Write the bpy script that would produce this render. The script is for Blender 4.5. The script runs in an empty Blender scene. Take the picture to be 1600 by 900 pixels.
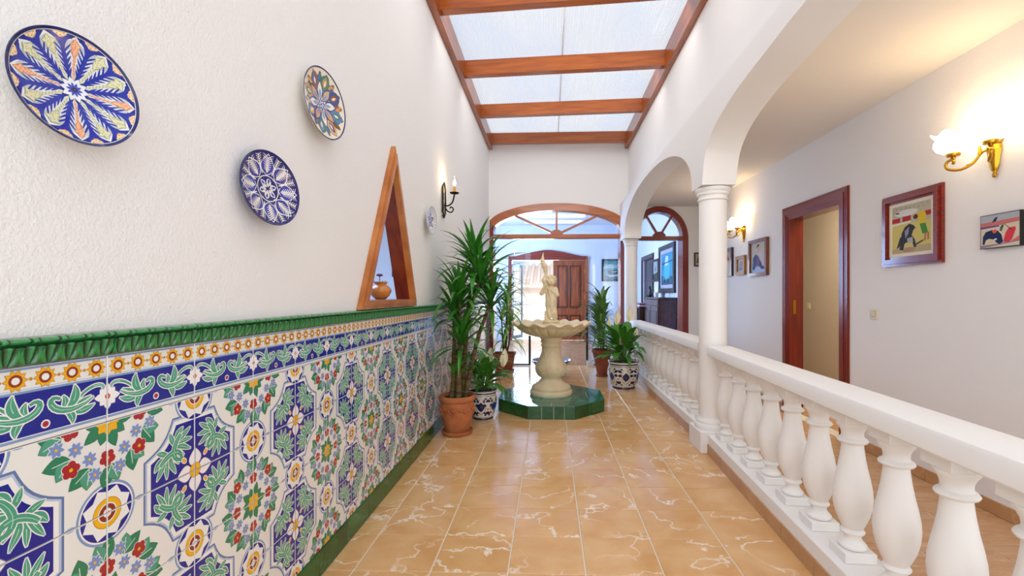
import bpy, math, random
import numpy as np
from mathutils import Vector, Matrix
from mathutils.geometry import tessellate_polygon
random.seed(7)
S = bpy.context.scene
COL = S.collection
PI = math.pi
def hx(h, a=1.0):
    h = h.lstrip('#'); c = [int(h[i:i+2], 16)/255 for i in (0, 2, 4)]
    return tuple([(x/12.92 if x <= .04045 else ((x+.055)/1.055)**2.4) for x in c] + [a])

# ------------------------------------------------------------------ camera
YAW = math.atan(21/720)
cd = bpy.data.cameras.new('camera'); cam = bpy.data.objects.new('camera', cd); COL.objects.link(cam)
cd.sensor_width = 36; cd.lens = 36*720/1600; cd.shift_x = -38/1600; cd.shift_y = 11/1600
cd.clip_start = .02; cd.clip_end = 300
cam.location = (0, 0, 1.18); cam.rotation_euler = (PI/2, 0, YAW)
S.camera = cam
# ------------------------------------------------------------------ view
S.view_settings.view_transform = 'Standard'; S.view_settings.look = 'None'
S.view_settings.gamma = 1; S.view_settings.exposure = 0.78; S.view_settings.use_curve_mapping = False
# ------------------------------------------------------------------ sky: light blue with broken white cloud
w = bpy.data.worlds.new('sky'); S.world = w; w.use_nodes = True
nt = w.node_tree; nt.nodes.clear()
def NN(t, k, **kw):
    n = t.nodes.new(k)
    for a, b in kw.items(): setattr(n, a, b)
    return n
_o = NN(nt, 'ShaderNodeOutputWorld'); _b = NN(nt, 'ShaderNodeBackground'); _b.inputs[1].default_value = .78
_tc = NN(nt, 'ShaderNodeTexCoord'); _n = NN(nt, 'ShaderNodeTexNoise'); _n.inputs['Scale'].default_value = 5.5; _n.inputs['Detail'].default_value = 5
_r = NN(nt, 'ShaderNodeValToRGB'); _r.color_ramp.elements[0].position = .44; _r.color_ramp.elements[1].position = .54
_r.color_ramp.elements[0].color = (.40, .60, .95, 1); _r.color_ramp.elements[1].color = (1.0, .94, .86, 1)
nt.links.new(_tc.outputs['Generated'], _n.inputs['Vector']); nt.links.new(_n.outputs['Fac'], _r.inputs['Fac'])
nt.links.new(_r.outputs['Color'], _b.inputs['Color']); nt.links.new(_b.outputs[0], _o.inputs[0])
# ------------------------------------------------------------------ large lights: doorway daylight, plus unseen area lamps added to brighten the rooms
def area(name, loc, rot, sx, sy, power, color):
    l = bpy.data.lights.new(name, 'AREA'); l.shape = 'RECTANGLE'; l.size = sx; l.size_y = sy; l.energy = power; l.color = color
    o = bpy.data.objects.new(name, l); o.location = loc; o.rotation_euler = rot; COL.objects.link(o); return o
area('hall_fill', (-2.15, 9.6, 1.75), (0, -PI/2, 0), 1.8, 2.6, 135, (.40, .60, 1.0))  # added blue fill on the hall's left wall; no window is built there
area('doorway_daylight', (-.45, 12.5, 1.7), (-PI/2, 0, 0), 1.4, 1.8, 40, (.70, .84, 1.0))
area('corridor_back_fill', (.6, -1.45, 1.7), (PI/2, 0, 0), 3.0, 2.2, 24, (.95, .97, 1.0))  # unseen fill lamp added behind the viewer to brighten the corridor
area('aisle_back_fill', (1.95, -1.3, 1.5), (PI/2, 0, 0), .8, 1.6, 9, (.9, .95, 1.0))  # extra fill lamp added out of view for the aisle wall
for _y in (5.03, 3.90, 2.75, 1.6, .45, -.7): area('rafter_fill', (.13, _y, 3.63), (math.radians(60), 0, 0), 1.95, .12, 4.6, (1.0, .985, .97))  # strips added behind the rafters, out of sight, to brighten the walls
area('terrace_fill', (-.5, 13.2, 5.5), (math.radians(55), 0, 0), 7, 3, 420, (1.0, .97, .93))  # area lamp added above the lintel's sight line to brighten the outdoors
area('side_room_fill', (-2.0, 3.2, 2.3), (0, 0, 0), 1.2, 1.6, 34, (.45, .63, 1.0))  # unseen ceiling lamp added to light the side room like blue window daylight
area('bedroom_fill', (2.95, 4.6, 2.4), (0, 0, 0), .6, .8, 15, (1.0, .86, .66))  # unseen warm lamp added to lighten the bedroom wall

# ------------------------------------------------------------------ materials
MATS = {}
def mat(name, color=(.8, .8, .8, 1), rough=.5, metal=0, attr=False, noise=None, bump=None, coat=0, spec=.5,
        emis=None, trans=0, alpha=None, sub=0):
    if name in MATS: return MATS[name]
    if isinstance(color, str): color = hx(color)
    m = bpy.data.materials.new(name); m.use_nodes = True; t = m.node_tree; p = t.nodes['Principled BSDF']
    p.inputs['Base Color'].default_value = color; p.inputs['Roughness'].default_value = rough
    p.inputs['Metallic'].default_value = metal; p.inputs['Specular IOR Level'].default_value = spec
    p.inputs['Coat Weight'].default_value = coat; p.inputs['Coat Roughness'].default_value = .08
    if trans: p.inputs['Transmission Weight'].default_value = trans
    if sub:
        p.inputs['Subsurface Weight'].default_value = sub; p.inputs['Subsurface Radius'].default_value = (.02, .015, .01)
    if attr:
        a = NN(t, 'ShaderNodeAttribute', attribute_name='Col'); t.links.new(a.outputs['Color'], p.inputs['Base Color'])
    if noise:   # (scale, colour2, detail, (stretch), lo, hi)
        sc, c2, det, st, lo, hi = noise
        if isinstance(c2, str): c2 = hx(c2)
        tc = NN(t, 'ShaderNodeTexCoord'); mp = NN(t, 'ShaderNodeMapping'); mp.inputs['Scale'].default_value = st
        n = NN(t, 'ShaderNodeTexNoise'); n.inputs['Scale'].default_value = sc; n.inputs['Detail'].default_value = det
        r = NN(t, 'ShaderNodeValToRGB'); r.color_ramp.elements[0].position = lo; r.color_ramp.elements[1].position = hi
        r.color_ramp.elements[0].color = color; r.color_ramp.elements[1].color = c2
        t.links.new(tc.outputs['Object'], mp.inputs[0]); t.links.new(mp.outputs[0], n.inputs['Vector'])
        t.links.new(n.outputs['Fac'], r.inputs['Fac']); t.links.new(r.outputs['Color'], p.inputs['Base Color'])
    if bump:    # (scale, strength, distance)
        g = NN(t, 'ShaderNodeNewGeometry'); n = NN(t, 'ShaderNodeTexNoise'); n.inputs['Scale'].default_value = bump[0]
        n.inputs['Detail'].default_value = 3
        b = NN(t, 'ShaderNodeBump'); b.inputs['Strength'].default_value = bump[1]; b.inputs['Distance'].default_value = bump[2]
        t.links.new(g.outputs['Position'], n.inputs['Vector']); t.links.new(n.outputs['Fac'], b.inputs['Height'])
        t.links.new(b.outputs[0], p.inputs['Normal'])
    if emis:
        p.inputs['Emission Color'].default_value = emis[0]; p.inputs['Emission Strength'].default_value = emis[1]
    MATS[name] = m; return m
def wood(name, c1, c2, rough=.35, axis=(1, 1, 14)):
    return mat(name, c1, rough, noise=(2.2, c2, 4, axis, .35, .68), coat=.35)
STUCCO = mat('rough_white_stucco', (.85, .83, .81, 1), .9, bump=(140, .55, .004), spec=.2)
PLASTER = mat('smooth_white_plaster', (.87, .85, .83, 1), .85, bump=(30, .12, .003), spec=.2)
AISLE = mat('fine_stucco', (.87, .845, .825, 1), .9, bump=(110, .35, .004), spec=.2)
CEIL = mat('ceiling_paint', (.85, .80, .74, 1), .9, spec=.2)
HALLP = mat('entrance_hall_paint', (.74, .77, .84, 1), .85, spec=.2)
BEDP = mat('bedroom_paint', (.62, .55, .45, 1), .85, spec=.2)
CAST = mat('white_cast_stone', (.90, .875, .845, 1), .55, bump=(60, .06, .002), spec=.35)
GLAZE = mat('painted_glaze', rough=.16, attr=True, coat=.3)
CANVAS = mat('painted_canvas', rough=.6, attr=True, spec=.3)
GROUT = mat('cream_grout', '#e6dcc8', .9)
WGROUT = mat('white_grout', '#e4e0d8', .9)
PINE = wood('varnished_pine', '#b65c14', '#90420c', .32)
PINEX = wood('varnished_pine_cross', '#ba6014', '#98480c', .32, (1, 14, 14))
PINEY = wood('varnished_pine_long', '#a85414', '#843c0c', .32, (14, 1, 14))
HONEY = wood('honey_wood', '#c47c3c', '#a45a22', .35, (3, 3, 3))
MAHO = wood('red_mahogany', '#8c2a14', '#6a1a0c', .22, (40, 40, 1.2))
MAHOH = wood('red_mahogany_level', '#8c2a14', '#6a1a0c', .22, (1.2, 1.2, 40))
DOORW = wood('brown_door_wood', '#a8501c', '#7c3410', .5, (10, 10, 1))
DARKW = wood('dark_wood', '#3a1512', '#1d0a0a', .35, (10, 10, 1))
BLACK = mat('black_lacquer', '#141210', .35)
IRON = mat('black_iron', '#151313', .45, metal=.6)
BRASS = mat('polished_brass', '#c9952c', .25, metal=1)
TERRA = mat('terracotta', '#c07646', .75, noise=(9, '#a85e34', 5, (1, 1, 1), .35, .7), bump=(40, .2, .003))
TERRA2 = mat('old_terracotta', '#a3583a', .75, noise=(9, '#7f3f2a', 5, (1, 1, 1), .35, .7))
SOIL = mat('potting_soil', '#2b2018', .95, bump=(60, .8, .01))
STONE = mat('cream_fountain_stone', '#eadbb8', .6, noise=(7, '#dcc69a', 5, (1, 1, 1), .3, .7), bump=(90, .15, .002))
LEAFD = mat('dark_leaf', '#2c6b1f', .35, noise=(5, '#3f8a2a', 2, (1, 1, 1), .3, .7), spec=.5)
LEAFM = mat('mid_leaf', '#2e6a1c', .48, noise=(6, '#57a02c', 2, (1, 1, 1), .3, .7), spec=.5)
LEAFF = mat('fern_leaf', '#3d6f34', .5, noise=(6, '#7a9a4a', 2, (1, 1, 1), .3, .7))
LEAFP = mat('palm_leaf', '#4a8a30', .45, noise=(6, '#93c050', 2, (1, 1, 1), .3, .7))
CANE = mat('brown_cane', '#4a3320', .8, noise=(4, '#7c6a3a', 4, (1, 1, 12), .35, .65))
STEM = mat('green_stem', '#5b8a36', .5)
SPATHE = mat('white_spathe', '#f6ecd2', .5, sub=.2)
SPADIX = mat('cream_spadix', '#e8d48c', .7)
PLAST = mat('ivory_plastic', '#e6dcc0', .4)
GOLD = mat('gilt_frame', '#b07a2a', .4, noise=(12, '#8a5718', 3, (1, 1, 1), .35, .65))
CANDLE = mat('amber_candle_tube', '#d29a22', .4)
WHITE = mat('white_paint', '#f2efe8', .6)
def glassmat(name, tint=(1, 1, 1, 1), refl=.08, rough=.0, diff=0):
    m = bpy.data.materials.new(name); m.use_nodes = True; t = m.node_tree; t.nodes.clear()
    o = NN(t, 'ShaderNodeOutputMaterial'); tr = NN(t, 'ShaderNodeBsdfTransparent'); tr.inputs[0].default_value = tint
    gl = NN(t, 'ShaderNodeBsdfGlossy'); gl.inputs['Roughness'].default_value = rough
    mx = NN(t, 'ShaderNodeMixShader'); mx.inputs[0].default_value = refl
    t.links.new(tr.outputs[0], mx.inputs[1]); t.links.new(gl.outputs[0], mx.inputs[2]); last = mx
    if diff:
        d = NN(t, 'ShaderNodeBsdfTranslucent'); d.inputs[0].default_value = tint; m2 = NN(t, 'ShaderNodeMixShader'); m2.inputs[0].default_value = diff
        t.links.new(mx.outputs[0], m2.inputs[1]); t.links.new(d.outputs[0], m2.inputs[2]); last = m2
    t.links.new(last.outputs[0], o.inputs[0]); MATS[name] = m; return m
GLASS = glassmat('clear_glass', (.97, .99, 1, 1), .035)
FROST = glassmat('frosted_pane', (.93, .96, 1, 1), .05, .2, .45)
SHADE = mat('opal_glass_shade', (1, .93, .82, 1), .3, emis=((1, .85, .60, 1), 2.2))
BULB = mat('glowing_bulb', (1, .9, .7, 1), .3, emis=((1, .82, .55, 1), 30))
CLEARB = glassmat('bulb_glass', (1, 1, 1, 1), .12)
# skylight sheet: ribbed twin wall polycarbonate
def sheetmat():
    m = bpy.data.materials.new('ribbed_polycarbonate'); m.use_nodes = True; t = m.node_tree; t.nodes.clear()
    o = NN(t, 'ShaderNodeOutputMaterial'); tr = NN(t, 'ShaderNodeBsdfTransparent'); tr.inputs[0].default_value = (.95, .97, 1, 1)
    tl = NN(t, 'ShaderNodeBsdfTranslucent'); tl.inputs[0].default_value = (.95, .92, .88, 1)
    gl = NN(t, 'ShaderNodeBsdfGlossy'); gl.inputs['Roughness'].default_value = .25
    tc = NN(t, 'ShaderNodeTexCoord'); wv = NN(t, 'ShaderNodeTexWave'); wv.inputs['Scale'].default_value = 13; wv.inputs['Distortion'].default_value = .35
    wv.inputs['Detail'].default_value = 2
    ns = NN(t, 'ShaderNodeTexNoise'); ns.inputs['Scale'].default_value = 4; mp = NN(t, 'ShaderNodeMapping'); mp.inputs['Scale'].default_value = (9, .6, 1)
    r = NN(t, 'ShaderNodeMapRange'); r.inputs['To Min'].default_value = .15; r.inputs['To Max'].default_value = .95
    mu = NN(t, 'ShaderNodeMath', operation='MULTIPLY_ADD'); mu.inputs[1].default_value = .5
    mx = NN(t, 'ShaderNodeMixShader'); m2 = NN(t, 'ShaderNodeMixShader'); m2.inputs[0].default_value = .05
    L = t.links.new
    L(tc.outputs['Object'], wv.inputs[0]); L(tc.outputs['Object'], mp.inputs[0]); L(mp.outputs[0], ns.inputs[0])
    L(wv.outputs['Fac'], mu.inputs[0]); L(ns.outputs['Fac'], mu.inputs[2]); L(mu.outputs[0], r.inputs[0])
    L(r.outputs[0], mx.inputs[0]); L(tr.outputs[0], mx.inputs[1]); L(tl.outputs[0], mx.inputs[2])
    L(mx.outputs[0], m2.inputs[1]); L(gl.outputs[0], m2.inputs[2]); L(m2.outputs[0], o.inputs[0])
    return m
SHEET = sheetmat()
# veined tiles: a per-tile offset so that veins break at every joint
def veined(name, base, base2, vein, rough, vscale, amount, stretch=(1, 1, 1)):
    m = bpy.data.materials.new(name); m.use_nodes = True; t = m.node_tree; p = t.nodes['Principled BSDF']; L = t.links.new
    p.inputs['Roughness'].default_value = rough; p.inputs['Specular IOR Level'].default_value = .45
    g = NN(t, 'ShaderNodeNewGeometry'); oi = NN(t, 'ShaderNodeObjectInfo')
    mu = NN(t, 'ShaderNodeVectorMath', operation='SCALE'); mu.inputs[0].default_value = (17, 29, 41)
    ad = NN(t, 'ShaderNodeVectorMath', operation='ADD'); mp = NN(t, 'ShaderNodeMapping'); mp.inputs['Scale'].default_value = stretch
    L(oi.outputs['Random'], mu.inputs['Scale']); L(g.outputs['Position'], ad.inputs[0]); L(mu.outputs[0], ad.inputs[1]); L(ad.outputs[0], mp.inputs[0])
    def noise(sc, det, dist):
        n = NN(t, 'ShaderNodeTexNoise'); n.inputs['Scale'].default_value = sc; n.inputs['Detail'].default_value = det; n.inputs['Distortion'].default_value = dist
        L(mp.outputs[0], n.inputs['Vector']); return n
    def ridge(n, wd):
        a = NN(t, 'ShaderNodeMath', operation='SUBTRACT'); a.inputs[1].default_value = .5; L(n.outputs['Fac'], a.inputs[0])
        b = NN(t, 'ShaderNodeMath', operation='ABSOLUTE'); L(a.outputs[0], b.inputs[0])
        c = NN(t, 'ShaderNodeMapRange'); c.inputs['From Min'].default_value = 0; c.inputs['From Max'].default_value = wd
        c.inputs['To Min'].default_value = 1; c.inputs['To Max'].default_value = 0; L(b.outputs[0], c.inputs[0]); return c
    v1 = ridge(noise(vscale, 9, .15), .0125); v2 = noise(3.3, 2, 0)
    mk = NN(t, 'ShaderNodeMapRange'); mk.inputs['From Min'].default_value = .38; mk.inputs['From Max'].default_value = .58; L(v2.outputs['Fac'], mk.inputs[0])
    mm = NN(t, 'ShaderNodeMath', operation='MULTIPLY'); L(v1.outputs[0], mm.inputs[0]); L(mk.outputs[0], mm.inputs[1])
    m3 = NN(t, 'ShaderNodeMath', operation='MULTIPLY'); m3.inputs[1].default_value = amount; L(mm.outputs[0], m3.inputs[0])
    r = NN(t, 'ShaderNodeValToRGB'); r.color_ramp.elements[0].color = hx(base); r.color_ramp.elements[1].color = hx(base2)
    r.color_ramp.elements[0].position = .3; r.color_ramp.elements[1].position = .7; L(noise(5, 4, .4).outputs['Fac'], r.inputs[0])
    mx = NN(t, 'ShaderNodeMix', data_type='RGBA'); L(m3.outputs[0], mx.inputs['Factor']); L(r.outputs[0], mx.inputs['A']); mx.inputs['B'].default_value = hx(vein)
    L(mx.outputs['Result'], p.inputs['Base Color']); MATS[name] = m; return m
FLOORT = veined('veined_orange_floor_tile', '#d8a266', '#e6ba84', '#fbeeda', .15, 2.8, 1.0)
AISLET = veined('streaky_beige_floor_tile', '#c39468', '#d8ac80', '#e6c9a6', .25, 4.0, .6, (1, 5, 1))
CURBT = veined('tan_curb_tile', '#b98a5e', '#c99a6c', '#dcb890', .35, 4, .4)
GREENT = veined('dark_green_tile', '#123f1c', '#2b6a30', '#5c8f58', .12, 5, .35)
FGREENT = veined('green_tile_with_sheen', '#1c5c4a', '#3f8d74', '#8cc2ae', .08, 4, .5)  # fountain top: glossy reflection put into the colour as a paler green
HALLF = veined('entrance_hall_floor_tile', '#a8805c', '#b98f6a', '#cdb094', .2, 3, .4)

# ------------------------------------------------------------------ mesh helpers
class MB:
    def __init__(s): s.v = []; s.f = []; s.c = []; s.m = []; s.col = None; s.mi = 0
    def face(s, idx): s.f.append(list(idx)); s.c.append(s.col); s.m.append(s.mi)
    def add(s, vs, fs):
        o = len(s.v); s.v += [tuple(map(float, v)) for v in vs]
        for f in fs: s.face([o+i for i in f])
        return s
    def box(s, a, b):
        (x0, y0, z0), (x1, y1, z1) = a, b
        return s.add([(x0,y0,z0),(x1,y0,z0),(x1,y1,z0),(x0,y1,z0),(x0,y0,z1),(x1,y0,z1),(x1,y1,z1),(x0,y1,z1)],
                     [(3,2,1,0),(4,5,6,7),(0,1,5,4),(1,2,6,5),(2,3,7,6),(3,0,4,7)])
    def bbox(s, a, b, e=.004):   # chamfered box (top and vertical edges)
        (x0, y0, z0), (x1, y1, z1) = a, b
        def ring(x0, y0, x1, y1, z, e): return [(x0+e,y0,z),(x1-e,y0,z),(x1,y0+e,z),(x1,y1-e,z),(x1-e,y1,z),(x0+e,y1,z),(x0,y1-e,z),(x0,y0+e,z)]
        R = ring(x0+e, y0+e, x1-e, y1-e, z0, e*.6) + ring(x0, y0, x1, y1, z0+e, e) + ring(x0, y0, x1, y1, z1-e, e) + ring(x0+e, y0+e, x1-e, y1-e, z1, e*.6)
        F = [tuple(range(7, -1, -1)), tuple(range(24, 32))]
        for k in range(3):
            for i in range(8): j = (i+1) % 8; F.append((k*8+i, k*8+j, k*8+8+j, k*8+8+i))
        return s.add(R, F)
    def lathe(s, prof, seg=32, cen=(0, 0, 0), cap=True, mod=None, rot=0):
        vs = []; n = len(prof)
        for (r, z) in prof:
            for i in range(seg):
                a = 2*PI*i/seg+rot; rr, zz = (r, z) if mod is None else mod(r, z, a)
                vs.append((cen[0]+rr*math.cos(a), cen[1]+rr*math.sin(a), cen[2]+zz))
        F = []
        for k in range(n-1):
            for i in range(seg): j = (i+1) % seg; F.append((k*seg+i, k*seg+j, (k+1)*seg+j, (k+1)*seg+i))
        if cap:
            if prof[0][0] > 1e-6: F.append(tuple(range(seg-1, -1, -1)))
            if prof[-1][0] > 1e-6: F.append(tuple((n-1)*seg+i for i in range(seg)))
        return s.add(vs, F)
    def tube(s, pts, r, seg=8, cap=True):
        pts = [Vector(p) for p in pts]; n = len(pts); rr = r if isinstance(r, (list, tuple)) else [r]*n
        vs = []; up = Vector((0, 0, 1)); last = None
        for i, p in enumerate(pts):
            d = (pts[min(i+1, n-1)]-pts[max(i-1, 0)])
            d = d.normalized() if d.length > 1e-9 else Vector((0, 0, 1))
            if last is None: u = d.cross(up) if abs(d.z) < .95 else d.cross(Vector((1, 0, 0)))
            else: u = last - d*last.dot(d)
            u.normalize(); last = u.copy(); w_ = d.cross(u)
            for k in range(seg):
                a = 2*PI*k/seg; q = p+(u*math.cos(a)+w_*math.sin(a))*rr[i]; vs.append(tuple(q))
        F = []
        for i in range(n-1):
            for k in range(seg): j = (k+1) % seg; F.append((i*seg+k, i*seg+j, (i+1)*seg+j, (i+1)*seg+k))
        if cap: F.append(tuple(range(seg-1, -1, -1))); F.append(tuple((n-1)*seg+k for k in range(seg)))
        return s.add(vs, F)
    def prism(s, loops, z0, z1, place=lambda a, b, c: (a, b, c)):
        """2D outline (first loop) with holes, extruded; place maps (a,b,depth) to 3D"""
        allp = [p for l in loops for p in l]
        tri = tessellate_polygon([[Vector((p[0], p[1], 0)) for p in l] for l in loops])
        n = len(allp); vs = [place(p[0], p[1], z0) for p in allp]+[place(p[0], p[1], z1) for p in allp]
        F = []
        for t in tri: F.append((t[0], t[1], t[2])); F.append((t[2]+n, t[1]+n, t[0]+n))
        o = 0
        for l in loops:
            k = len(l)
            for i in range(k): j = (i+1) % k; F.append((o+i, o+j, o+j+n, o+i+n))
            o += k
        return s.add(vs, F)
    def mesh(s, name, mats, smooth=None):
        me = bpy.data.meshes.new(name); me.from_pydata(s.v, [], s.f)
        mats = mats if isinstance(mats, (list, tuple)) else [mats]
        for m in mats: me.materials.append(m)
        if any(s.m): me.polygons.foreach_set('material_index', s.m)
        if any(c is not None for c in s.c):
            a = me.color_attributes.new('Col', 'FLOAT_COLOR', 'CORNER'); arr = []
            for f, c in zip(s.f, s.c): arr.extend(list(c or (.8, .8, .8, 1))*len(f))
            a.data.foreach_set('color', arr)
        if smooth is not None:
            me.shade_smooth(); me.set_sharp_from_angle(angle=math.radians(smooth))
        me.validate(); me.update(); return me
    def fix(s):
        """consistent outward normals"""
        return s
    def build(s, name, mats, parent=None, smooth=None, recalc=True):
        me = s.mesh(name, mats, smooth)
        if recalc:
            import bmesh
            b = bmesh.new(); b.from_mesh(me); bmesh.ops.recalc_face_normals(b, faces=b.faces[:]); b.to_mesh(me); b.free()
        return link(name, me, parent)
def link(name, me, parent=None, loc=None, rot=None, scale=None):
    o = bpy.data.objects.new(name, me); COL.objects.link(o)
    if parent: o.parent = parent
    if loc is not None: o.location = loc
    if rot is not None: o.rotation_euler = rot
    if scale is not None: o.scale = scale if isinstance(scale, (tuple, list)) else (scale,)*3
    return o
def thing(name, label, cat, loc=(0, 0, 0), rot=None, group=None, mtx=None):
    o = bpy.data.objects.new(name, None); COL.objects.link(o); o.empty_display_size = .1
    o.location = loc
    if rot is not None: o.rotation_euler = rot
    if mtx is not None: o.matrix_world = mtx
    o['label'] = label; o['category'] = cat
    if group: o['group'] = group
    return o
def struct(o): o['kind'] = 'structure'; return o
def sempty(name, loc=(0, 0, 0)):
    o = bpy.data.objects.new(name, None); COL.objects.link(o); o.location = loc; o['kind'] = 'structure'; return o
def frame_mtx(loc, x, y, z):
    return Matrix(((x[0], y[0], z[0], loc[0]), (x[1], y[1], z[1], loc[1]), (x[2], y[2], z[2], loc[2]), (0, 0, 0, 1)))
def on_right(Y, Z, X=2.4): return frame_mtx((X, Y, Z), (0, -1, 0), (0, 0, 1), (-1, 0, 0))
def on_far(X, Z, Y): return frame_mtx((X, Y, Z), (1, 0, 0), (0, 0, 1), (0, -1, 0))
def on_left(Y, Z, X=-.97): return frame_mtx((X, Y, Z), (0, 1, 0), (0, 0, 1), (1, 0, 0))

# ------------------------------------------------------------------ 2D painting kit (polygons laid on real surfaces)
def disc(cx, cy, r, n=24, ry=None, ang=0):
    ry = ry or r; c, s_ = math.cos(ang), math.sin(ang); out = []
    for i in range(n):
        a = 2*PI*i/n; x, y = r*math.cos(a), ry*math.sin(a); out.append((cx+x*c-y*s_, cy+x*s_+y*c))
    return out
def star(cx, cy, R, r, n, rot=0):
    return [(cx+(R if i % 2 == 0 else r)*math.cos(rot+PI*i/n), cy+(R if i % 2 == 0 else r)*math.sin(rot+PI*i/n)) for i in range(2*n)]
def ngon(cx, cy, ap, n=8, rot=None):
    R = ap/math.cos(PI/n); rot = PI/n if rot is None else rot
    return [(cx+R*math.cos(rot+2*PI*i/n), cy+R*math.sin(rot+2*PI*i/n)) for i in range(n)]
def petal(cx, cy, ang, r0, L, W, n=6, p=1.0):
    """pointed leaf from radius r0 to r0+L along ang"""
    c, s_ = math.cos(ang), math.sin(ang); up = []; dn = []
    for i in range(n+1):
        t = i/n; wv = W*math.sin(PI*t**p); x = r0+L*t
        up.append((cx+x*c-wv*s_, cy+x*s_+wv*c)); dn.append((cx+x*c+wv*s_, cy+x*s_-wv*c))
    return up+dn[-2:0:-1]
def curve(pts, n=14):
    """quadratic/cubic bezier"""
    out = []
    for i in range(n+1):
        t = i/n; q = [Vector(p) for p in pts]
        while len(q) > 1: q = [q[k].lerp(q[k+1], t) for k in range(len(q)-1)]
        out.append((q[0][0], q[0][1]))
    return out
def stroke(pts, w0, w1=None):
    """thick line as list of quads"""
    w1 = w0 if w1 is None else w1; n = len(pts); L = []; R = []
    for i, p in enumerate(pts):
        a = pts[max(i-1, 0)]; b = pts[min(i+1, n-1)]; dx, dy = b[0]-a[0], b[1]-a[1]; l = math.hypot(dx, dy) or 1
        w_ = (w0+(w1-w0)*i/(n-1))/2; L.append((p[0]-dy/l*w_, p[1]+dx/l*w_)); R.append((p[0]+dy/l*w_, p[1]-dx/l*w_))
    return [[L[i], L[i+1], R[i+1], R[i]] for i in range(n-1)]
def leafshape(pts, W, lobes=4, side=(1, .5), n=22):
    """acanthus: curved spine with rounded lobes"""
    sp = curve(pts, n); L = []; R = []
    for i, p in enumerate(sp):
        a = sp[max(i-1, 0)]; b = sp[min(i+1, n)]; dx, dy = b[0]-a[0], b[1]-a[1]; l = math.hypot(dx, dy) or 1
        t = i/n; env = W*(math.sin(PI*min(1, t*1.05))**.7 if t < .95 else .1*(1-t)*10*.3)
        lo = .62+.38*abs(math.sin(PI*lobes*t))
        L.append((p[0]-dy/l*env*lo*side[0], p[1]+dx/l*env*lo*side[0])); R.append((p[0]+dy/l*env*lo*side[1], p[1]-dx/l*env*lo*side[1]))
    return L+R[::-1]
def ribbon(pts, w0, wm, w1, n=12):
    """one tapering curved leaf finger as a single outline"""
    sp = curve(pts, n); L = []; R = []
    for i, p in enumerate(sp):
        a = sp[max(i-1, 0)]; b = sp[min(i+1, n)]; dx, dy = b[0]-a[0], b[1]-a[1]; l = math.hypot(dx, dy) or 1; t = i/n
        w_ = (w0*(1-t)+w1*t+wm*math.sin(PI*t**1.2))/2
        L.append((p[0]-dy/l*w_, p[1]+dx/l*w_)); R.append((p[0]+dy/l*w_, p[1]-dx/l*w_))
    return L+R[::-1]
def grow(poly, d):
    n = len(poly); ar = sum(poly[i][0]*poly[(i+1) % n][1]-poly[(i+1) % n][0]*poly[i][1] for i in range(n)); sg = 1 if ar > 0 else -1
    out = []
    for i in range(n):
        a = poly[i-1]; b = poly[(i+1) % n]; dx, dy = b[0]-a[0], b[1]-a[1]; l = math.hypot(dx, dy) or 1e-9
        out.append((poly[i][0]+sg*dy/l*d, poly[i][1]-sg*dx/l*d))
    return out
def clipt(poly, ax, lim, keep):
    out = []; n = len(poly)
    for i in range(n):
        a, b = poly[i], poly[(i+1) % n]; da = (a[ax]-lim)*keep; db = (b[ax]-lim)*keep
        if da >= 0: out.append(a)
        if (da > 0 and db < 0) or (da < 0 and db > 0):
            t = da/(da-db); out.append((a[0]+(b[0]-a[0])*t, a[1]+(b[1]-a[1])*t))
    return out
class Art:
    def __init__(s): s.p = []
    def a(s, poly, color, lv):
        if poly and isinstance(poly[0][0], (tuple, list)):
            for q in poly: s.a(q, color, lv)
            return s
        s.p.append((poly, hx(color) if isinstance(color, str) else color, lv)); return s
    def lay(s, mb, place, rect=None, cell=None, circle=None, lev=1.2e-4, base=3e-4):
        """place(x,y,h)->3D ; clipped to rect, split on grid cells so it follows curved surfaces"""
        for rank, (poly, color, lv) in enumerate(sorted(s.p, key=lambda q: q[2])):
            if len(poly) < 3: continue
            if len(poly) > 3:
                tr = tessellate_polygon([[Vector((x, y, 0)) for x, y in poly]]); tris = [[poly[i] for i in t] for t in tr]
            else: tris = [list(poly)]
            mb.col = color; h = base+rank*2.2e-6+lv*4e-5
            for t in tris:
                ps = [t]
                if rect:
                    x0, x1, y0, y1 = rect
                    if max(p[0] for p in t) < x0 or min(p[0] for p in t) > x1 or max(p[1] for p in t) < y0 or min(p[1] for p in t) > y1: continue
                    for ax, lim, kp in ((0, x0, 1), (0, x1, -1), (1, y0, 1), (1, y1, -1)):
                        if len(t) >= 3: t = clipt(t, ax, lim, kp)
                    ps = [t] if len(t) >= 3 else []
                if cell:
                    for ax in (0, 1):
                        nx = []
                        for q in ps:
                            lo = math.floor(min(p[ax] for p in q)/cell); hi = math.floor(max(p[ax] for p in q)/cell)
                            for k in range(lo, hi+1):
                                r = q
                                if k > lo: r = clipt(r, ax, k*cell, 1)
                                if k < hi and len(r) >= 3: r = clipt(r, ax, (k+1)*cell, -1)
                                if len(r) >= 3: nx.append(r)
                        ps = nx
                for q in ps:
                    ar = sum(q[i][0]*q[(i+1) % len(q)][1]-q[(i+1) % len(q)][0]*q[i][1] for i in range(len(q)))
                    if abs(ar) < 1e-10: continue
                    if ar < 0: q = q[::-1]
                    mb.add([place(x, y, h) for x, y in q], [tuple(range(len(q)))])
        mb.col = None

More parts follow.
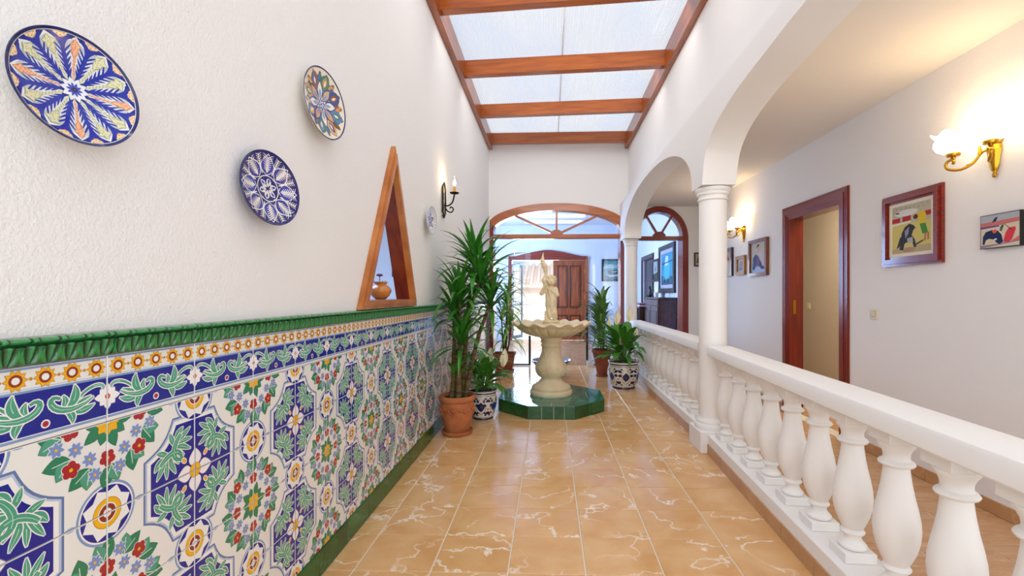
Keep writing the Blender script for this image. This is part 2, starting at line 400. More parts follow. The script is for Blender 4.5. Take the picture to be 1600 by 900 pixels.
def spl(pts, n=5):
    """smooth path through 3D points"""
    out = []; q = [Vector(a) for a in pts]
    for i in range(len(q)-1):
        a, b, c, d = q[max(i-1, 0)], q[i], q[i+1], q[min(i+2, len(q)-1)]
        for k in range(n): t = k/n; out.append(.5*(2*b+(c-a)*t+(2*a-5*b+4*c-d)*t*t+(3*b-a-3*c+d)*t**3))
    return out+[q[-1]]
def swing(o, lo):
    """turn a leaf away from the wall, then shorten it if it still touches"""
    for _ in range(9):
        M = Matrix.Translation(o.parent.location) @ o.matrix_basis
        if min((M @ v.co).x for v in o.data.vertices) >= lo: return o
        z = (o.rotation_euler.z+PI) % (2*PI)-PI; o.rotation_euler.z = z+(.16 if z < 0 else -.16); o.scale = tuple(s*.985 for s in o.scale)
    return fitx(o, lo)
def fitx(o, lo=-99, hi=99):
    """shrink a leaf until it stays between two planes X=lo and X=hi"""
    for _ in range(14):
        M = Matrix.Translation(o.parent.location) @ o.matrix_basis; xs_ = [(M @ v.co).x for v in o.data.vertices]
        if min(xs_) >= lo and max(xs_) <= hi: return o
        o.scale = tuple(s*.86 for s in o.scale)
    return o
# ================================================================== STRUCTURE
def box_obj(name, a, b, m, parent=None): return MB().box(a, b).build(name, m, parent)
# ---- floors with laid tiles
floor = struct(box_obj('floor', (-1.0, -1.5, -.06), (2.5, 7.75, -.004), GROUT))
TM = {}
def tile_mesh(name, wx, wy, m):
    k = (name, round(wx, 4), round(wy, 4))
    if k not in TM: TM[k] = MB().bbox((0, 0, -.012), (wx, wy, 0), .0016).mesh(name, m, 30)
    return TM[k]
G = .007
ys = [1.953+.299*k for k in range(-4, 20)]
xs = [-.965]+[-.842+.3315*k for k in range(0, 6)]+[1.192]
for y in ys:
    y1 = min(y+.299, 7.75)
    for i in range(len(xs)-1):
        link('floor_tile', tile_mesh('floor_tile', xs[i+1]-xs[i]-G, y1-y-G, FLOORT), floor, (xs[i]+G/2, y+G/2, random.uniform(-.0004, 0)))
ax_ = [1.37, 1.71, 2.05, 2.39]
for y in ys:
    y1 = min(y+.299, 7.35)
    if y1 <= y: continue
    for i in range(3):
        link('aisle_tile', tile_mesh('aisle_tile', ax_[i+1]-ax_[i]-G, y1-y-G, AISLET), floor, (ax_[i]+G/2, y+G/2, random.uniform(-.0004, 0)))
hall_floor = struct(box_obj('floor', (-2.2, 7.75, -.06), (2.4, 12.2, -.002), HALLF)); hall_floor.name = 'floor_entrance_hall'
mbs = MB()
for k in range(14):
    for i in range(14): mbs.bbox((-2.2+i*.33, 7.76+k*.31, -.002), (-2.2+i*.33+.327, 7.76+k*.31+.306, .0), .001)
o = mbs.build('hall_tiles', HALLF, hall_floor); o['kind'] = 'stuff'

# ---- left wall with the triangular opening
TRI = [(2.345, 1.138), (3.20, 1.138), (2.80, 2.02)]
wl = struct(MB().prism([[(-1.5, 0), (7.35, 0), (7.35, 3.80), (-1.5, 3.80)], TRI], 0, .09, lambda a, b, c: (-.975-c, a, b)).build('wall_left', STUCCO))
# ---- painted glaze tiles of the wainscot
PY, PV, V0 = .2475, .1985, .11
NAVY = '#041a8c'; NAVY2 = '#1b2f9a'; SKY = '#7f9cc4'; WHT = '#efeeea'; GRN = '#4a9e80'; GRN2 = '#22805a'; RED = '#a8242a'; YEL = '#f0b414'; PALE = '#b9c4dc'; DRED = '#8e2a16'
def spray(A, T, sets, lv, og=.0026, sl=.78):
    for i, (pts, w0, wm, w1) in enumerate(sets[::-1]):
        r = ribbon([T(*p) for p in pts], w0*sl, wm*sl, w1*sl); v = lv+.2*i; A.a(grow(r, og), WHT, v); A.a(r, GRN, v+.1)
        c = [T(*p) for p in pts]; A.a(stroke(curve(c, 8)[3:], .0014, .0006), '#bfe2cc', v+.15)
def frame8(cx, cy, R, s, k=.62):
    """square with concave corners"""
    out = []
    for q in range(4):
        a = q*PI/2; c, s_ = math.cos(a), math.sin(a); pts = [(R, -s), (R, s)]
        for i in range(1, 8):
            t = i/8; x, y = R+(s-R)*t, s+(R-s)*t; d = .30*(R-s)*math.sin(PI*t)*k; pts.append((x-d*.7, y-d*.7))
        out += [(cx+x*c-y*s_, cy+x*s_+y*c) for x, y in pts]
    return out
def art_oct(cx, cy):
    A = Art(); A.a(frame8(cx, cy, .158, .074), '#5f79a6', 1).a(frame8(cx, cy, .153, .071), PALE, 2).a(frame8(cx, cy, .148, .069), WHT, 3).a(frame8(cx, cy, .138, .063), NAVY, 4)
    SE = [([(.050, .040), (.036, .060), (.062, .088), (.096, .066), (.112, .048)], .008, .008, .012), ([(.088, .068), (.104, .078), (.124, .084)], .010, .012, .001),
          ([(.098, .064), (.116, .060), (.128, .040)], .012, .014, .003), ([(.092, .064), (.106, .040), (.122, .016)], .008, .012, .002),
          ([(.072, .072), (.092, .050), (.070, .034), (.064, .014)], .006, .013, .002), ([(.066, .070), (.074, .054), (.060, .048), (.054, .036)], .005, .009, .003), ([(.082, .066), (.098, .044), (.090, .026), (.092, .010)], .006, .011, .002)]
    for q in range(4):
        a = q*PI/2; c, s_ = round(math.cos(a)), round(math.sin(a))
        spray(A, lambda x, y: (cx+x*c-y*s_, cy+x*s_+y*c), SE, 5, .0019); spray(A, lambda x, y: (cx+y*c-x*s_, cy+y*s_+x*c), SE, 5, .0019)
        for k in (0, 1):
            aa = a+k*PI/4
            if k == 0: z = petal(cx, cy, aa, .010, .050, .021, 8, .8); A.a(grow(z, .0014), '#9a90b0', 8).a(z, '#f3eef0', 9).a(stroke([(cx+.02*math.cos(aa), cy+.02*math.sin(aa)), (cx+.05*math.cos(aa), cy+.05*math.sin(aa))], .0012), '#a898b4', 10)
            else: x, y = cx+.053*math.cos(aa), cy+.053*math.sin(aa); A.a(disc(x, y, .0105, 12, .0075, aa), WHT, 8).a(disc(x, y, .0080, 12, .0052, aa), '#eba83a', 9)
    A.a(disc(cx, cy, .0200, 18), '#c98c10', 10).a(disc(cx, cy, .0180, 18), YEL, 11)
    return A
def art_circ(cx, cy):
    A = Art(); A.a(disc(cx, cy, .067, 40), SKY, 1).a(disc(cx, cy, .062, 40), WHT, 2).a(disc(cx, cy, .0585, 40), NAVY, 3)
    A.a(star(cx, cy, .0575, .045, 8, PI/8), WHT, 4).a(disc(cx, cy, .033, 24), '#c98c10', 5).a(disc(cx, cy, .031, 24), YEL, 6)
    A.a(disc(cx, cy, .0215, 20), WHT, 7).a(disc(cx, cy, .019, 20), DRED, 8).a(disc(cx, cy, .0095, 16), WHT, 9).a(disc(cx, cy, .0045, 10), YEL, 10)
    for k in range(4):
        a = k*PI/2; x, y = cx+.078*math.cos(a), cy+.078*math.sin(a); A.a(petal(x-.016*math.cos(a), y-.016*math.sin(a), a, 0, .032, .005), SKY, 2)
    return A
def art_wreath(cx, cy):
    A = Art(); rr = random.Random(3)
    for k in range(12):
        a = k*PI/6+.1; x, y = cx+.096*math.cos(a), cy+.096*math.sin(a)
        for d in (-.50, .30):
            q = petal(x, y, a+d, 0, .052 if d < 0 else .044, .0165, 8, .85); A.a(grow(q, .001), '#1c5a3c', 1).a(q, GRN2 if d < 0 else GRN, 2).a(stroke([(x, y), (x+.035*math.cos(a+d), y+.035*math.sin(a+d))], .0014), WHT, 3)
    for k in range(24):
        a = k*PI/12; R = .094+(.015 if k % 2 else -.015); x, y = cx+R*math.cos(a), cy+R*math.sin(a)
        if k % 3 == 0:
            A.a([disc(x+.0105*math.cos(b), y+.0105*math.sin(b), .0098, 8) for b in [i*2*PI/5+a for i in range(5)]], WHT, 3)
            A.a([disc(x+.0105*math.cos(b), y+.0105*math.sin(b), .0085, 8) for b in [i*2*PI/5+a for i in range(5)]], RED, 4).a(disc(x, y, .004, 8), YEL, 5)
        else:
            q = [petal(x, y, b, .001, .0155, .0042, 4) for b in [i*2*PI/7+a for i in range(7)]]
            A.a([grow(z, .0012) for z in q], '#f4f4f4', 4).a(q, '#7d93c6', 5).a(disc(x, y, .003, 8), YEL, 6)
    for k in range(10):
        a = k*PI/5; q = petal(cx, cy, a, .006, .044 if k % 2 else .056, .0125); A.a(grow(q, .001), '#1c5a3c', 2).a(q, GRN2, 3)
    for k in range(8): A.a(petal(cx, cy, k*PI/4, 0, .030, .0100), YEL, 5)
    A.a(disc(cx, cy, .0105, 12), '#e8b020', 6)
    return A
TILE = {}
def wall_tile(i, j):
    k = (i % 2, j % 2)
    if k in TILE: return TILE[k]
    b = MB(); b.col = hx('#eceae4'); b.bbox((0, 0, 0), (PY-.0016, PV-.0016, .0095), .001)
    for di in (0, 1):
        for dj in (0, 1):
            ii, jj = (k[0]+di) % 2, (k[1]+dj) % 2; x, y = di*PY, (1-dj)*PV
            A = art_wreath(x, y) if (ii, jj) == (0, 0) else art_oct(x, y) if (ii, jj) == (1, 1) else art_circ(x, y)
            A.lay(b, lambda p, q, h: (p, q, .0095+h), (.0012, PY-.0028, .0012, PV-.0028))
    TILE[k] = b.mesh('wall_tile', GLAZE); return TILE[k]
def border_tile():
    A = Art(); H = .145
    def bar(y0, y1, c, lv): A.a([(0, y0), (PY, y0), (PY, y1), (0, y1)], c, lv)
    bar(.008, .013, SKY, 1); bar(.015, .095, NAVY, 1); bar(.0945, .099, SKY, 2); bar(.138, .142, SKY, 1); bar(.101, .1025, '#b8c6e0', 1)
    for k in range(5):
        x, y = (k+.5)*PY/5, .1195; A.a(star(x, y, .0215, .0150, 10), '#c98410', 3).a(star(x, y, .0195, .0135, 10), YEL, 4).a(disc(x, y, .0115, 16), '#96300e', 5).a(disc(x, y, .0068, 12), WHT, 6)
        A.a(disc(x+PY/10, y, .0035, 6), '#c98410', 3)
    SB = [([(.027, .018), (.006, .034), (-.002, .010), (.012, -.016), (.055, -.022), (.094, .008)], .007, .010, .004), ([(.038, -.006), (.064, .010), (.054, .044)], .008, .018, .001),
          ([(.026, -.006), (.044, .004), (.032, .024)], .006, .011, .003), ([(.036, -.012), (.054, -.018), (.050, -.042)], .008, .014, .001), ([(.046, -.012), (.070, -.024), (.096, -.008)], .008, .013, .001),
          ([(.048, -.004), (.072, -.002), (.088, .012)], .008, .012, .001), ([(.056, .002), (.076, .036), (.118, .046), (.122, .020), (.110, .018)], .006, .003, .003)]
    for sx in (1, -1): spray(A, lambda x, y: (PY/2+sx*x, .054+y*.92), SB, 3, .0022)
    A.a(disc(PY/2, .029, .0085, 12), WHT, 9).a(disc(PY/2, .029, .0058, 12), RED, 10)
    for x in (0, PY):
        for k in range(8): q = petal(x, .055, k*PI/4, .003, .026 if k % 2 == 0 else .021, .0080); A.a(grow(q, .001), '#8a8fb0', 5).a(q, '#f6f2f2', 6)
        A.a(disc(x, .055, .0062, 10), '#c04818', 7).a(disc(x, .055, .003, 8), YEL, 8)
    b = MB(); b.col = hx('#eceae4'); b.bbox((0, 0, 0), (PY-.0016, H-.001, .0095), .001)
    A.lay(b, lambda p, q, h: (p, q, .0095+h), (.0012, PY-.0028, .0012, H-.002)); return b.mesh('border_tile', GLAZE)
def molding_tile():
    nu, nv = 300, 36; b = MB(); L = PY-.0022; vs = []; cs = []
    prof = [(0, .010), (.002, .017), (.010, .019), (.022, .022), (.034, .026), (.037, .022), (.039, .024), (.045, .029), (.050, .024), (.052, .010), (.052, 0)]
    def pr(t):
        x = t*(len(prof)-1); i = min(int(x), len(prof)-2); f = x-i; return prof[i][0]+(prof[i+1][0]-prof[i][0])*f, prof[i][1]+(prof[i+1][1]-prof[i][1])*f
    for j in range(nv+1):
        for i in range(nu+1):
            t = j/nv; u = i/nu; z, o = pr(t); h = 0
            if .60 < t < .86:
                ph = (u*5) % 1; c = (t-.73)/.13; wd = (ph-.36)/.34 if ph < .72 else (ph-.86)/.11
                h = .0062*max(0, 1-c*c)**.5*max(0, 1-wd**2)**.4
            elif .04 < t < .50:
                tt = (t-.04)/.46; ph = (u*7) % 1-.5; rr_ = math.hypot(ph*1.7, tt); an = math.atan2(ph*1.7, tt+.12)
                h = .0050*(.5+.5*math.cos(an*7))*(1 if rr_ < 1 else .15)*(.35+.65*min(1, rr_*2))
                if abs(ph) > .42: h = max(h, .003*math.sin(PI*tt))
            edge = 1 if 0 < i < nu else 0
            vs.append((u*L, z, (o+h)*edge)); cs.append(h/.0048 if (.04 < t < .5 or .6 < t < .86) else .35)
    dk, lt = hx('#0a3318'), hx('#2f8a48')
    for j in range(nv):
        for i in range(nu):
            a = j*(nu+1)+i; f = max(0, min(1, (cs[a]+cs[a+nu+2])/2)); b.col = tuple(dk[q]+(lt[q]-dk[q])*f for q in range(3))+(1,)
            b.f.append([a, a+1, a+nu+2, a+nu+1]); b.c.append(b.col); b.m.append(0)
    b.v = vs; return b.mesh('molding_tile', GLAZE, 60)
BT, MT = border_tile(), molding_tile()
MX = frame_mtx((-.975, 0, 0), (0, 1, 0), (0, 0, 1), (1, 0, 0))
def on_wall(name, me, y, z):
    o = link(name, me, wl); o.matrix_world = frame_mtx((-.9745, y, z), (0, 1, 0), (0, 0, 1), (1, 0, 0)); return o
for i in range(-4, 25):
    y = 1.225+PY*i
    for j in range(4): on_wall('wall_tile', wall_tile(i+1, j), y, .904-PV*(j+1))
    on_wall('border_tile', BT, y, .9045); on_wall('molding_tile', MT, y, 1.0505)
bb = struct(box_obj('baseboard_left', (-.975, -1.5, 0), (-.9665, 7.34, .107), WGROUT))
bm_ = MB().bbox((0, 0, 0), (.259, .1075, .012), .0025).mesh('baseboard_tile', GREENT, 30)
for k in range(26):
    o = link('baseboard_tile', bm_, bb); o.matrix_world = frame_mtx((-.9705, .63+.2615*k if False else .6+.2585*k, .001), (0, 1, 0), (0, 0, 1), (1, 0, 0))

# ---- far wall with two arched openings
CXM = .11
MO = [(-.96, 2.37), (-.87, 2.445), (-.744, 2.509), (-.512, 2.579), (-.284, 2.619), (-.08, 2.637), (CXM, 2.641)]
MI = [(-.90, 2.22), (-.857, 2.305), (-.717, 2.386), (-.512, 2.457), (-.284, 2.503), (-.08, 2.524), (CXM, 2.53)]
def dens(p, n=4):
    out = []
    for i in range(len(p)-1):
        p0 = p[max(i-1, 0)]; p1 = p[i]; p2 = p[i+1]; p3 = p[min(i+2, len(p)-1)]
        for k in range(n):
            t = k/n; out.append(tuple(.5*(2*p1[q]+(p2[q]-p0[q])*t+(2*p0[q]-5*p1[q]+4*p2[q]-p3[q])*t*t+(3*p1[q]-p0[q]-3*p2[q]+p3[q])*t**3) for q in (0, 1)))
    return out+[p[-1]]
def sym(p, c): p = dens(p); return p+[(2*c-x, z) for x, z in p[-2::-1]]
MOs, MIs = sym(MO, CXM), sym(MI, CXM)
CXA = 1.735
def ell(c, a, b, z0, n=24): return [(c-a*math.cos(PI*i/n), z0+b*math.sin(PI*i/n)) for i in range(n+1)]
AO, AI = ell(CXA, .45, .515, 2.07), ell(CXA, .36, .40, 2.09)
out = [(-.975, 0), (-.96, 0)]+MOs+[(2*CXM+.96, 0), (CXA-.45, 0)]+AO+[(CXA+.45, 0), (2.4, 0), (2.4, 3.80), (-.975, 3.80)]
struct(MB().prism([out], 7.35, 7.75, lambda a, b, c: (a, c, b)).build('wall_far', PLASTER))
def arched_frame(n, m, mh, outer, inner, wi, z0, z1, cx, hub, spokes, Y0=7.33, Y1=7.62):
    root = sempty('window_%d' % n, (cx, Y0, 0))
    P = lambda a, b, c: (a-cx, c-Y0, b)
    xo0, xo1, xi0, xi1 = outer[0][0], outer[-1][0], inner[0][0], inner[-1][0]
    ring = outer+inner[::-1]
    MB().prism([ring], Y0, Y1-.1, P).build('arch_frame', m, root)
    for a, b in ((xo0, xi0), (xi1, xo1)):
        MB().box((min(a, b)-cx, 0, 0), (max(a, b)-cx, Y1-Y0, outer[0][1]*.5+inner[0][1]*.5-.0)).build('jamb', MAHO, root)
    MB().box((xi0-cx-.01, .01, z0), (xi1-cx+.01, .10, z1)).build('transom', mh, root)
    MB().box((xi0-cx, .03, z0-.012), (xi1-cx, .12, z0)).build('transom_bead', mh, root)
    MB().prism([[(cx-hub*math.cos(PI*i/12), z1+hub*.75*math.sin(PI*i/12)) for i in range(13)]], Y0+.015, Y0+.095, P).build('hub', mh, root)
    for (x1, zt) in spokes:
        dx, dz = x1-cx, zt-z1; l = math.hypot(dx, dz); nx, nz = -dz/l*.016, dx/l*.016; x0, zz0 = cx+dx/l*hub*.6, z1+dz/l*hub*.5
        MB().prism([[(x0-nx, zz0-nz), (x1-nx, zt-nz), (x1+nx, zt+nz), (x0+nx, zz0+nz)]], Y0+.02, Y0+.08, P).build('spoke', mh, root)
    inn = [p for p in inner if p[1] > z1]; MB().prism([[(inner[0][0], z1)]+inn+[(inner[-1][0], z1)]], Y0+.045, Y0+.051, P).build('pane', GLASS, root)
    return root
arched_frame(1, PINEX, PINEX, MOs, MIs, 0, 2.093, 2.148, CXM, .10, [(CXM, 2.54), (-.55, 2.45), (2*CXM+.55, 2.45)])
arched_frame(2, MAHO, MAHOH, AO, AI, 0, 2.06, 2.11, CXA, .10, [(CXA-.20, 2.43), (CXA+.20, 2.43)])

# ---- right wall of the aisle, with a doorway
struct(MB().prism([[(-1.5, 0), (3.862, 0), (3.862, 1.95), (4.70, 1.95), (4.70, 0), (7.35, 0), (7.35, 2.58), (-1.5, 2.58)]], 2.4, 2.52, lambda a, b, c: (c, a, b)).build('wall_right', AISLE))
struct(box_obj('ceiling', (1.386, -1.5, 2.58), (2.52, 7.35, 2.70), CEIL))
br_ = struct(box_obj('baseboard_right', (2.392, 4.85, 0), (2.3995, 7.34, .073), GROUT)); MB().box((2.392, -.9, 0), (2.3995, 3.70, .073)).build('mortar_bed', GROUT, br_)
brm = MB().bbox((0, 0, 0), (.009, .297, .075), .002).mesh('baseboard_tile', CURBT, 30)
for k in range(27):
    if not (3.55 < -.9+.30*k+.15 < 4.95): link('baseboard_tile', brm, br_, (2.3835, -.9+.30*k, .0005))
# door architrave (moulded)
dr = sempty('door_1', (2.4, 4.28, 0))
def casing(parent, y0, y1, zt, wd, m, mh, X, sgn=-1):
    """three stepped mouldings round an opening in a plane X=const (local y,z)"""
    for nm, a, b, mm in (('jamb_casing', y0-wd, y0, m), ('jamb_casing', y1, y1+wd, m)):
        q = MB(); w_ = b-a; inner = b if nm and a < y0 else a
        for k, (f0, f1, d) in enumerate(((0, 1, .012), (.12, .80, .020), (.28, .62, .027), (.84, .95, .018))):
            if a < y0: p0, p1 = b-w_*f1, b-w_*f0
            else: p0, p1 = a+w_*f0, a+w_*f1
            zz = zt+wd*f1 if True else zt
            q.box((X+sgn*d, p0, 0), (X, p1, zt+wd*f0))
        q.build(nm, mm, parent)
    q = MB()
    for (f0, f1, d) in ((0, 1, .012), (.12, .80, .020), (.28, .62, .027), (.84, .95, .018)):
        q.box((X+sgn*d, y0-wd*f1, zt+wd*f0), (X, y1+wd*f1, zt+wd*f1))
    q.build('head_casing', mh, parent)
casing(dr, 3.875-4.28, 4.685-4.28, 1.945, .115, MAHO, MAHOH, 0)
for y in (3.862-4.28, 4.70-.022-4.28): MB().box((-.01, y, 0), (.13, y+.022, 1.95)).build('jamb_lining', MAHO, dr)
MB().box((-.01, 3.862-4.28, 1.928), (.13, 4.70-4.28, 1.95)).build('head_lining', MAHOH, dr)
MB().box((.03, 4.672-4.28, .99), (.055, 4.676-4.28, 1.13)).build('strike_plate', BRASS, dr)
# bedroom beyond the door
struct(box_obj('wall_bedroom', (3.4, 3.2, 0), (3.5, 7.3, 2.58), BEDP)); struct(box_obj('wall_bedroom_near', (2.52, 3.2, 0), (3.4, 3.3, 2.58), BEDP))
struct(box_obj('wall_bedroom_far', (2.52, 7.2, 0), (3.4, 7.3, 2.58), BEDP)); struct(box_obj('ceiling_bedroom', (2.52, 3.2, 2.58), (3.5, 7.3, 2.68), BEDP))
struct(box_obj('floor_bedroom', (2.5, 3.2, -.06), (3.5, 7.3, 0), AISLET))

# ---- arcade wall
def afx(y): return 1.135-.0055*(y-3.6)
n1 = [(3.471, 2.003), (3.43, 2.16), (3.36, 2.26), (3.19, 2.355), (2.86, 2.431), (2.45, 2.470), (2.08, 2.495), (1.15, 2.515), (.3, 2.495), (-.3, 2.45), (-.8, 2.35), (-1.1, 2.2), (-1.2, 2.0)]
a1 = dens(n1, 5)
n2 = []
for i in range(41):
    t = PI*i/40; c, s_ = math.cos(t), math.sin(t); n2.append((5.32-1.61*(abs(c)**.92)*(1 if c > 0 else -1), 2.003+.55*s_**.86+.03*i/40))
out = [(-1.5, 0), (-1.2, 0)]+a1[::-1]+n2+[(7.35, 2.035), (7.35, 2.62), (-1.5, 2.62)]
struct(MB().prism([out], 0, .25, lambda a, b, c: (afx(a)+c, a, b)).build('wall_arcade', PLASTER, smooth=25))
struct(box_obj('wall_arcade_upper', (1.243, -1.5, 2.62), (1.52, 7.35, 3.80), PLASTER))
struct(box_obj('ceiling_back', (-1.09, -1.9, 3.5), (1.52, -1.5, 3.8), PLASTER))

# ---- skylight
sk = sempty('window_3', (0, 0, 3.5))
MB().box((-.974, -1.5, 0), (-.915, 7.34, .215)).build('side_rail', PINEY, sk)
MB().box((1.185, -1.5, 0), (1.242, 7.34, .215)).build('side_rail', PINEY, sk)
bms = [(7.18, 7.15), (6.10, 5.96), (4.95, 4.79), (3.81, 3.63), (2.66, 2.48), (1.5, 1.3), (.35, .15), (-.8, -1.0)]
for yl, yr in bms:
    MB().add([(-.915, yl, .055), (1.185, yr, .055), (1.185, yr+.085, .055), (-.915, yl+.085, .055), (-.915, yl, .213), (1.185, yr, .213), (1.185, yr+.085, .213), (-.915, yl+.085, .213)],
             [(3,2,1,0),(4,5,6,7),(0,1,5,4),(1,2,6,5),(2,3,7,6),(3,0,4,7)]).build('rafter', PINEX, sk)
for k in range(len(bms)):
    y1 = bms[k-1][0]+.04 if k else 7.34; y0 = bms[k][0]+.04
    for i in range(2):
        MB().box((-.945+1.08*i, y0, .218), (-.945+1.08*i+1.07, y1-.004, .224)).build('roof_sheet', SHEET, sk)
MB().box((.127, -1.5, .2245), (.137, 7.34, .230)).build('glazing_bar', mat('pale_joint_strip', '#e8e8e4', .5), sk)
struct(box_obj('wall_roof_left', (-1.09, -1.5, 3.8), (-.98, 7.4, 3.83), PLASTER))

# ---- side room seen through the triangle
SR = mat('side_room_paint', (.80, .82, .86, 1), .85, spec=.2)
struct(box_obj('wall_side_room_end', (-3.1, 5.5, 0), (-1.066, 5.6, 2.7), SR)); struct(box_obj('wall_side_room', (-3.2, .8, 0), (-3.1, 5.6, 2.7), SR))
struct(box_obj('wall_side_room_near', (-3.1, .8, 0), (-1.066, .9, 2.7), SR)); struct(box_obj('ceiling_side_room', (-3.2, .8, 2.7), (-1.066, 5.6, 2.8), SR))
struct(box_obj('floor_side_room', (-3.2, .8, -.06), (-1.066, 5.6, 0), AISLET))

# ---- entrance hall shell
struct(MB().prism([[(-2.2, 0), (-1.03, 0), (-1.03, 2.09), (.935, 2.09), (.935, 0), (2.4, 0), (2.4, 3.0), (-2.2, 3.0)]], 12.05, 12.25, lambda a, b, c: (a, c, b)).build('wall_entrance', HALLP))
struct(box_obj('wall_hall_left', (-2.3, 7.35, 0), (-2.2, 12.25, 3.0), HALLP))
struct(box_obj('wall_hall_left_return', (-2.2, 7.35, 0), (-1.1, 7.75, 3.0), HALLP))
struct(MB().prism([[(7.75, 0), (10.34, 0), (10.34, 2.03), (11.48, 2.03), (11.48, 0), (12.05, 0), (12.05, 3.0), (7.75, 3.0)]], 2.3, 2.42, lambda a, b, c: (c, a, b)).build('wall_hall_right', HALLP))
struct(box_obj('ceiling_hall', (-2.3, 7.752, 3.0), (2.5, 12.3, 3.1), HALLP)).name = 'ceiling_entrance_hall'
bpy.data.objects['ceiling_entrance_hall'].location = (0, 0, 0)
# ================================================================== THINGS
# ---- columns
def column(cx, cy, ped, shaft_r, ztop, label, hx_=.13, hy=.125):
    t = thing('column', label, 'column', (cx, cy, 0), group=None)
    if ped: MB().bbox((-.14, -.14, 0), (.135, .14, .158), .004).build('pedestal', CAST, t)
    z = .158 if ped else .14; r = shaft_r
    MB().lathe([(r*1.27, z), (r*1.30, z+.012), (r*1.33, z+.026), (r*1.28, z+.040), (r*1.2, z+.045), (r*1.22, z+.055), (r*1.18, z+.068), (r*1.06, z+.076), (r*1.02, z+.09)], 48, cap=True).build('column_base', CAST, t, 50)
    MB().lathe([(r*1.0, z+.088), (r, ztop-.095)], 48).build('shaft', CAST, t, 40)
    MB().lathe([(r, ztop-.10), (r*1.10, ztop-.093), (r*1.10, ztop-.085), (r*1.02, ztop-.078), (r*1.03, ztop-.062), (r*1.14, ztop-.055), (r*1.17, ztop-.045), (r*1.12, ztop-.036), (r*1.20, ztop-.028), (r*1.27, ztop-.015), (r*1.27, ztop-.002)], 48).build('capital', CAST, t, 40)
    return t
column(1.262, 3.605, True, .103, 2.0, 'white round column in front, on a square plinth between the two balustrade sections')
column(1.245, 7.13, False, .096, 2.03, 'slim far white column at the end of the rear balustrade, beside the arched timber opening')

# ---- balustrades
BP = [(.030, .040), (.048, .043), (.050, .052), (.044, .060), (.034, .070), (.030, .082), (.031, .094), (.040, .098), (.043, .105), (.038, .112), (.036, .118),
      (.046, .140), (.058, .170), (.066, .205), (.069, .240), (.067, .275), (.060, .315), (.051, .355), (.044, .395), (.0395, .430), (.038, .448),
      (.0385, .452), (.050, .457), (.054, .464), (.050, .471), (.041, .476), (.038, .486), (.040, .500), (.047, .515), (.054, .524), (.056, .532), (.056, .538)]
bmb = MB(); bmb.lathe(BP, 32); bmb.bbox((-.059, -.059, 0), (.059, .059, .040), .003); bmb.bbox((-.059, -.059, .538), (.059, .059, .5885), .003)
import bmesh
BAL = bmb.mesh('baluster', CAST, 40)
_b = bmesh.new(); _b.from_mesh(BAL); bmesh.ops.recalc_face_normals(_b, faces=_b.faces[:]); _b.to_mesh(BAL); _b.free()
def rail_profile(w_, h, e): return [(-w_/2+e*.4, 0), (w_/2-e*.4, 0), (w_/2, e*.4), (w_/2, h-e), (w_/2-e*.35, h-e*.3), (w_/2-e, h), (-w_/2+e, h), (-w_/2+e*.35, h-e*.3), (-w_/2, h-e), (-w_/2, e*.4)]
def balustrade(label, X, y0, y1, ys_, wr, cw, rx=0.0):
    """X(y) is the centre line"""
    t = thing('balustrade', label, 'balustrade', (X((y0+y1)/2), (y0+y1)/2, 0)); ox, oy = t.location.x, t.location.y
    def run(name, prof, z, m, a, b, off=0, sm=30):
        q = MB(); n = len(prof); vs = []
        for y in (a, b): vs += [(X(y)+px+off-ox, y-oy, z+pz) for px, pz in prof]
        q.add(vs, [tuple(range(n)), tuple(range(2*n-1, n-1, -1))]+[(i, i+n, (i+1) % n+n, (i+1) % n) for i in range(n)]); return q.build(name, m, t, sm)
    run('curb', [(-cw/2, 0), (cw/2, 0), (cw/2, .136), (cw/2-.004, .14), (-cw/2+.004, .14), (-cw/2, .136)], 0, CAST, y0, y1)
    run('handrail', rail_profile(wr, .074, .016), .7285, CAST, y0, y1, rx)
    for y in ys_: link('baluster', BAL, t, (X(y)-ox, y-oy, .14), (0, 0, -math.atan(X(1)-X(0))))
    k = 0; y = y1
    while y > y0+.02:
        ya = max(y-.30, y0); q = MB(); q.add([(X(yy)+s_-ox, yy-oy, z) for z in (.001, .073) for (yy, s_) in ((ya+.0015, -cw/2-.008), (y-.0015, -cw/2-.008), (y-.0015, -cw/2), (ya+.0015, -cw/2))],
              [(3,2,1,0),(4,5,6,7),(0,1,5,4),(1,2,6,5),(2,3,7,6),(3,0,4,7)]); q.build('curb_tile', CURBT, t)
        q = MB(); q.add([(X(yy)+s_-ox, yy-oy, z) for z in (.001, .073) for (yy, s_) in ((ya+.0015, cw/2), (y-.0015, cw/2), (y-.0015, cw/2+.008), (ya+.0015, cw/2+.008))],
              [(3,2,1,0),(4,5,6,7),(0,1,5,4),(1,2,6,5),(2,3,7,6),(3,0,4,7)]); q.build('curb_tile', CURBT, t); y = ya
    return t
balustrade('white cast balustrade in the foreground right, running from the near column toward the viewer', lambda y: 1.268+.043*(y-3.35), -1.18, 3.463, [3.352-.247*k for k in range(19)], .18, .19, -.012)
balustrade('white cast balustrade further back, between the near column and the slim far column', lambda y: 1.284, 3.747, 7.0, [3.87+.247*k for k in range(13)], .19, .18)

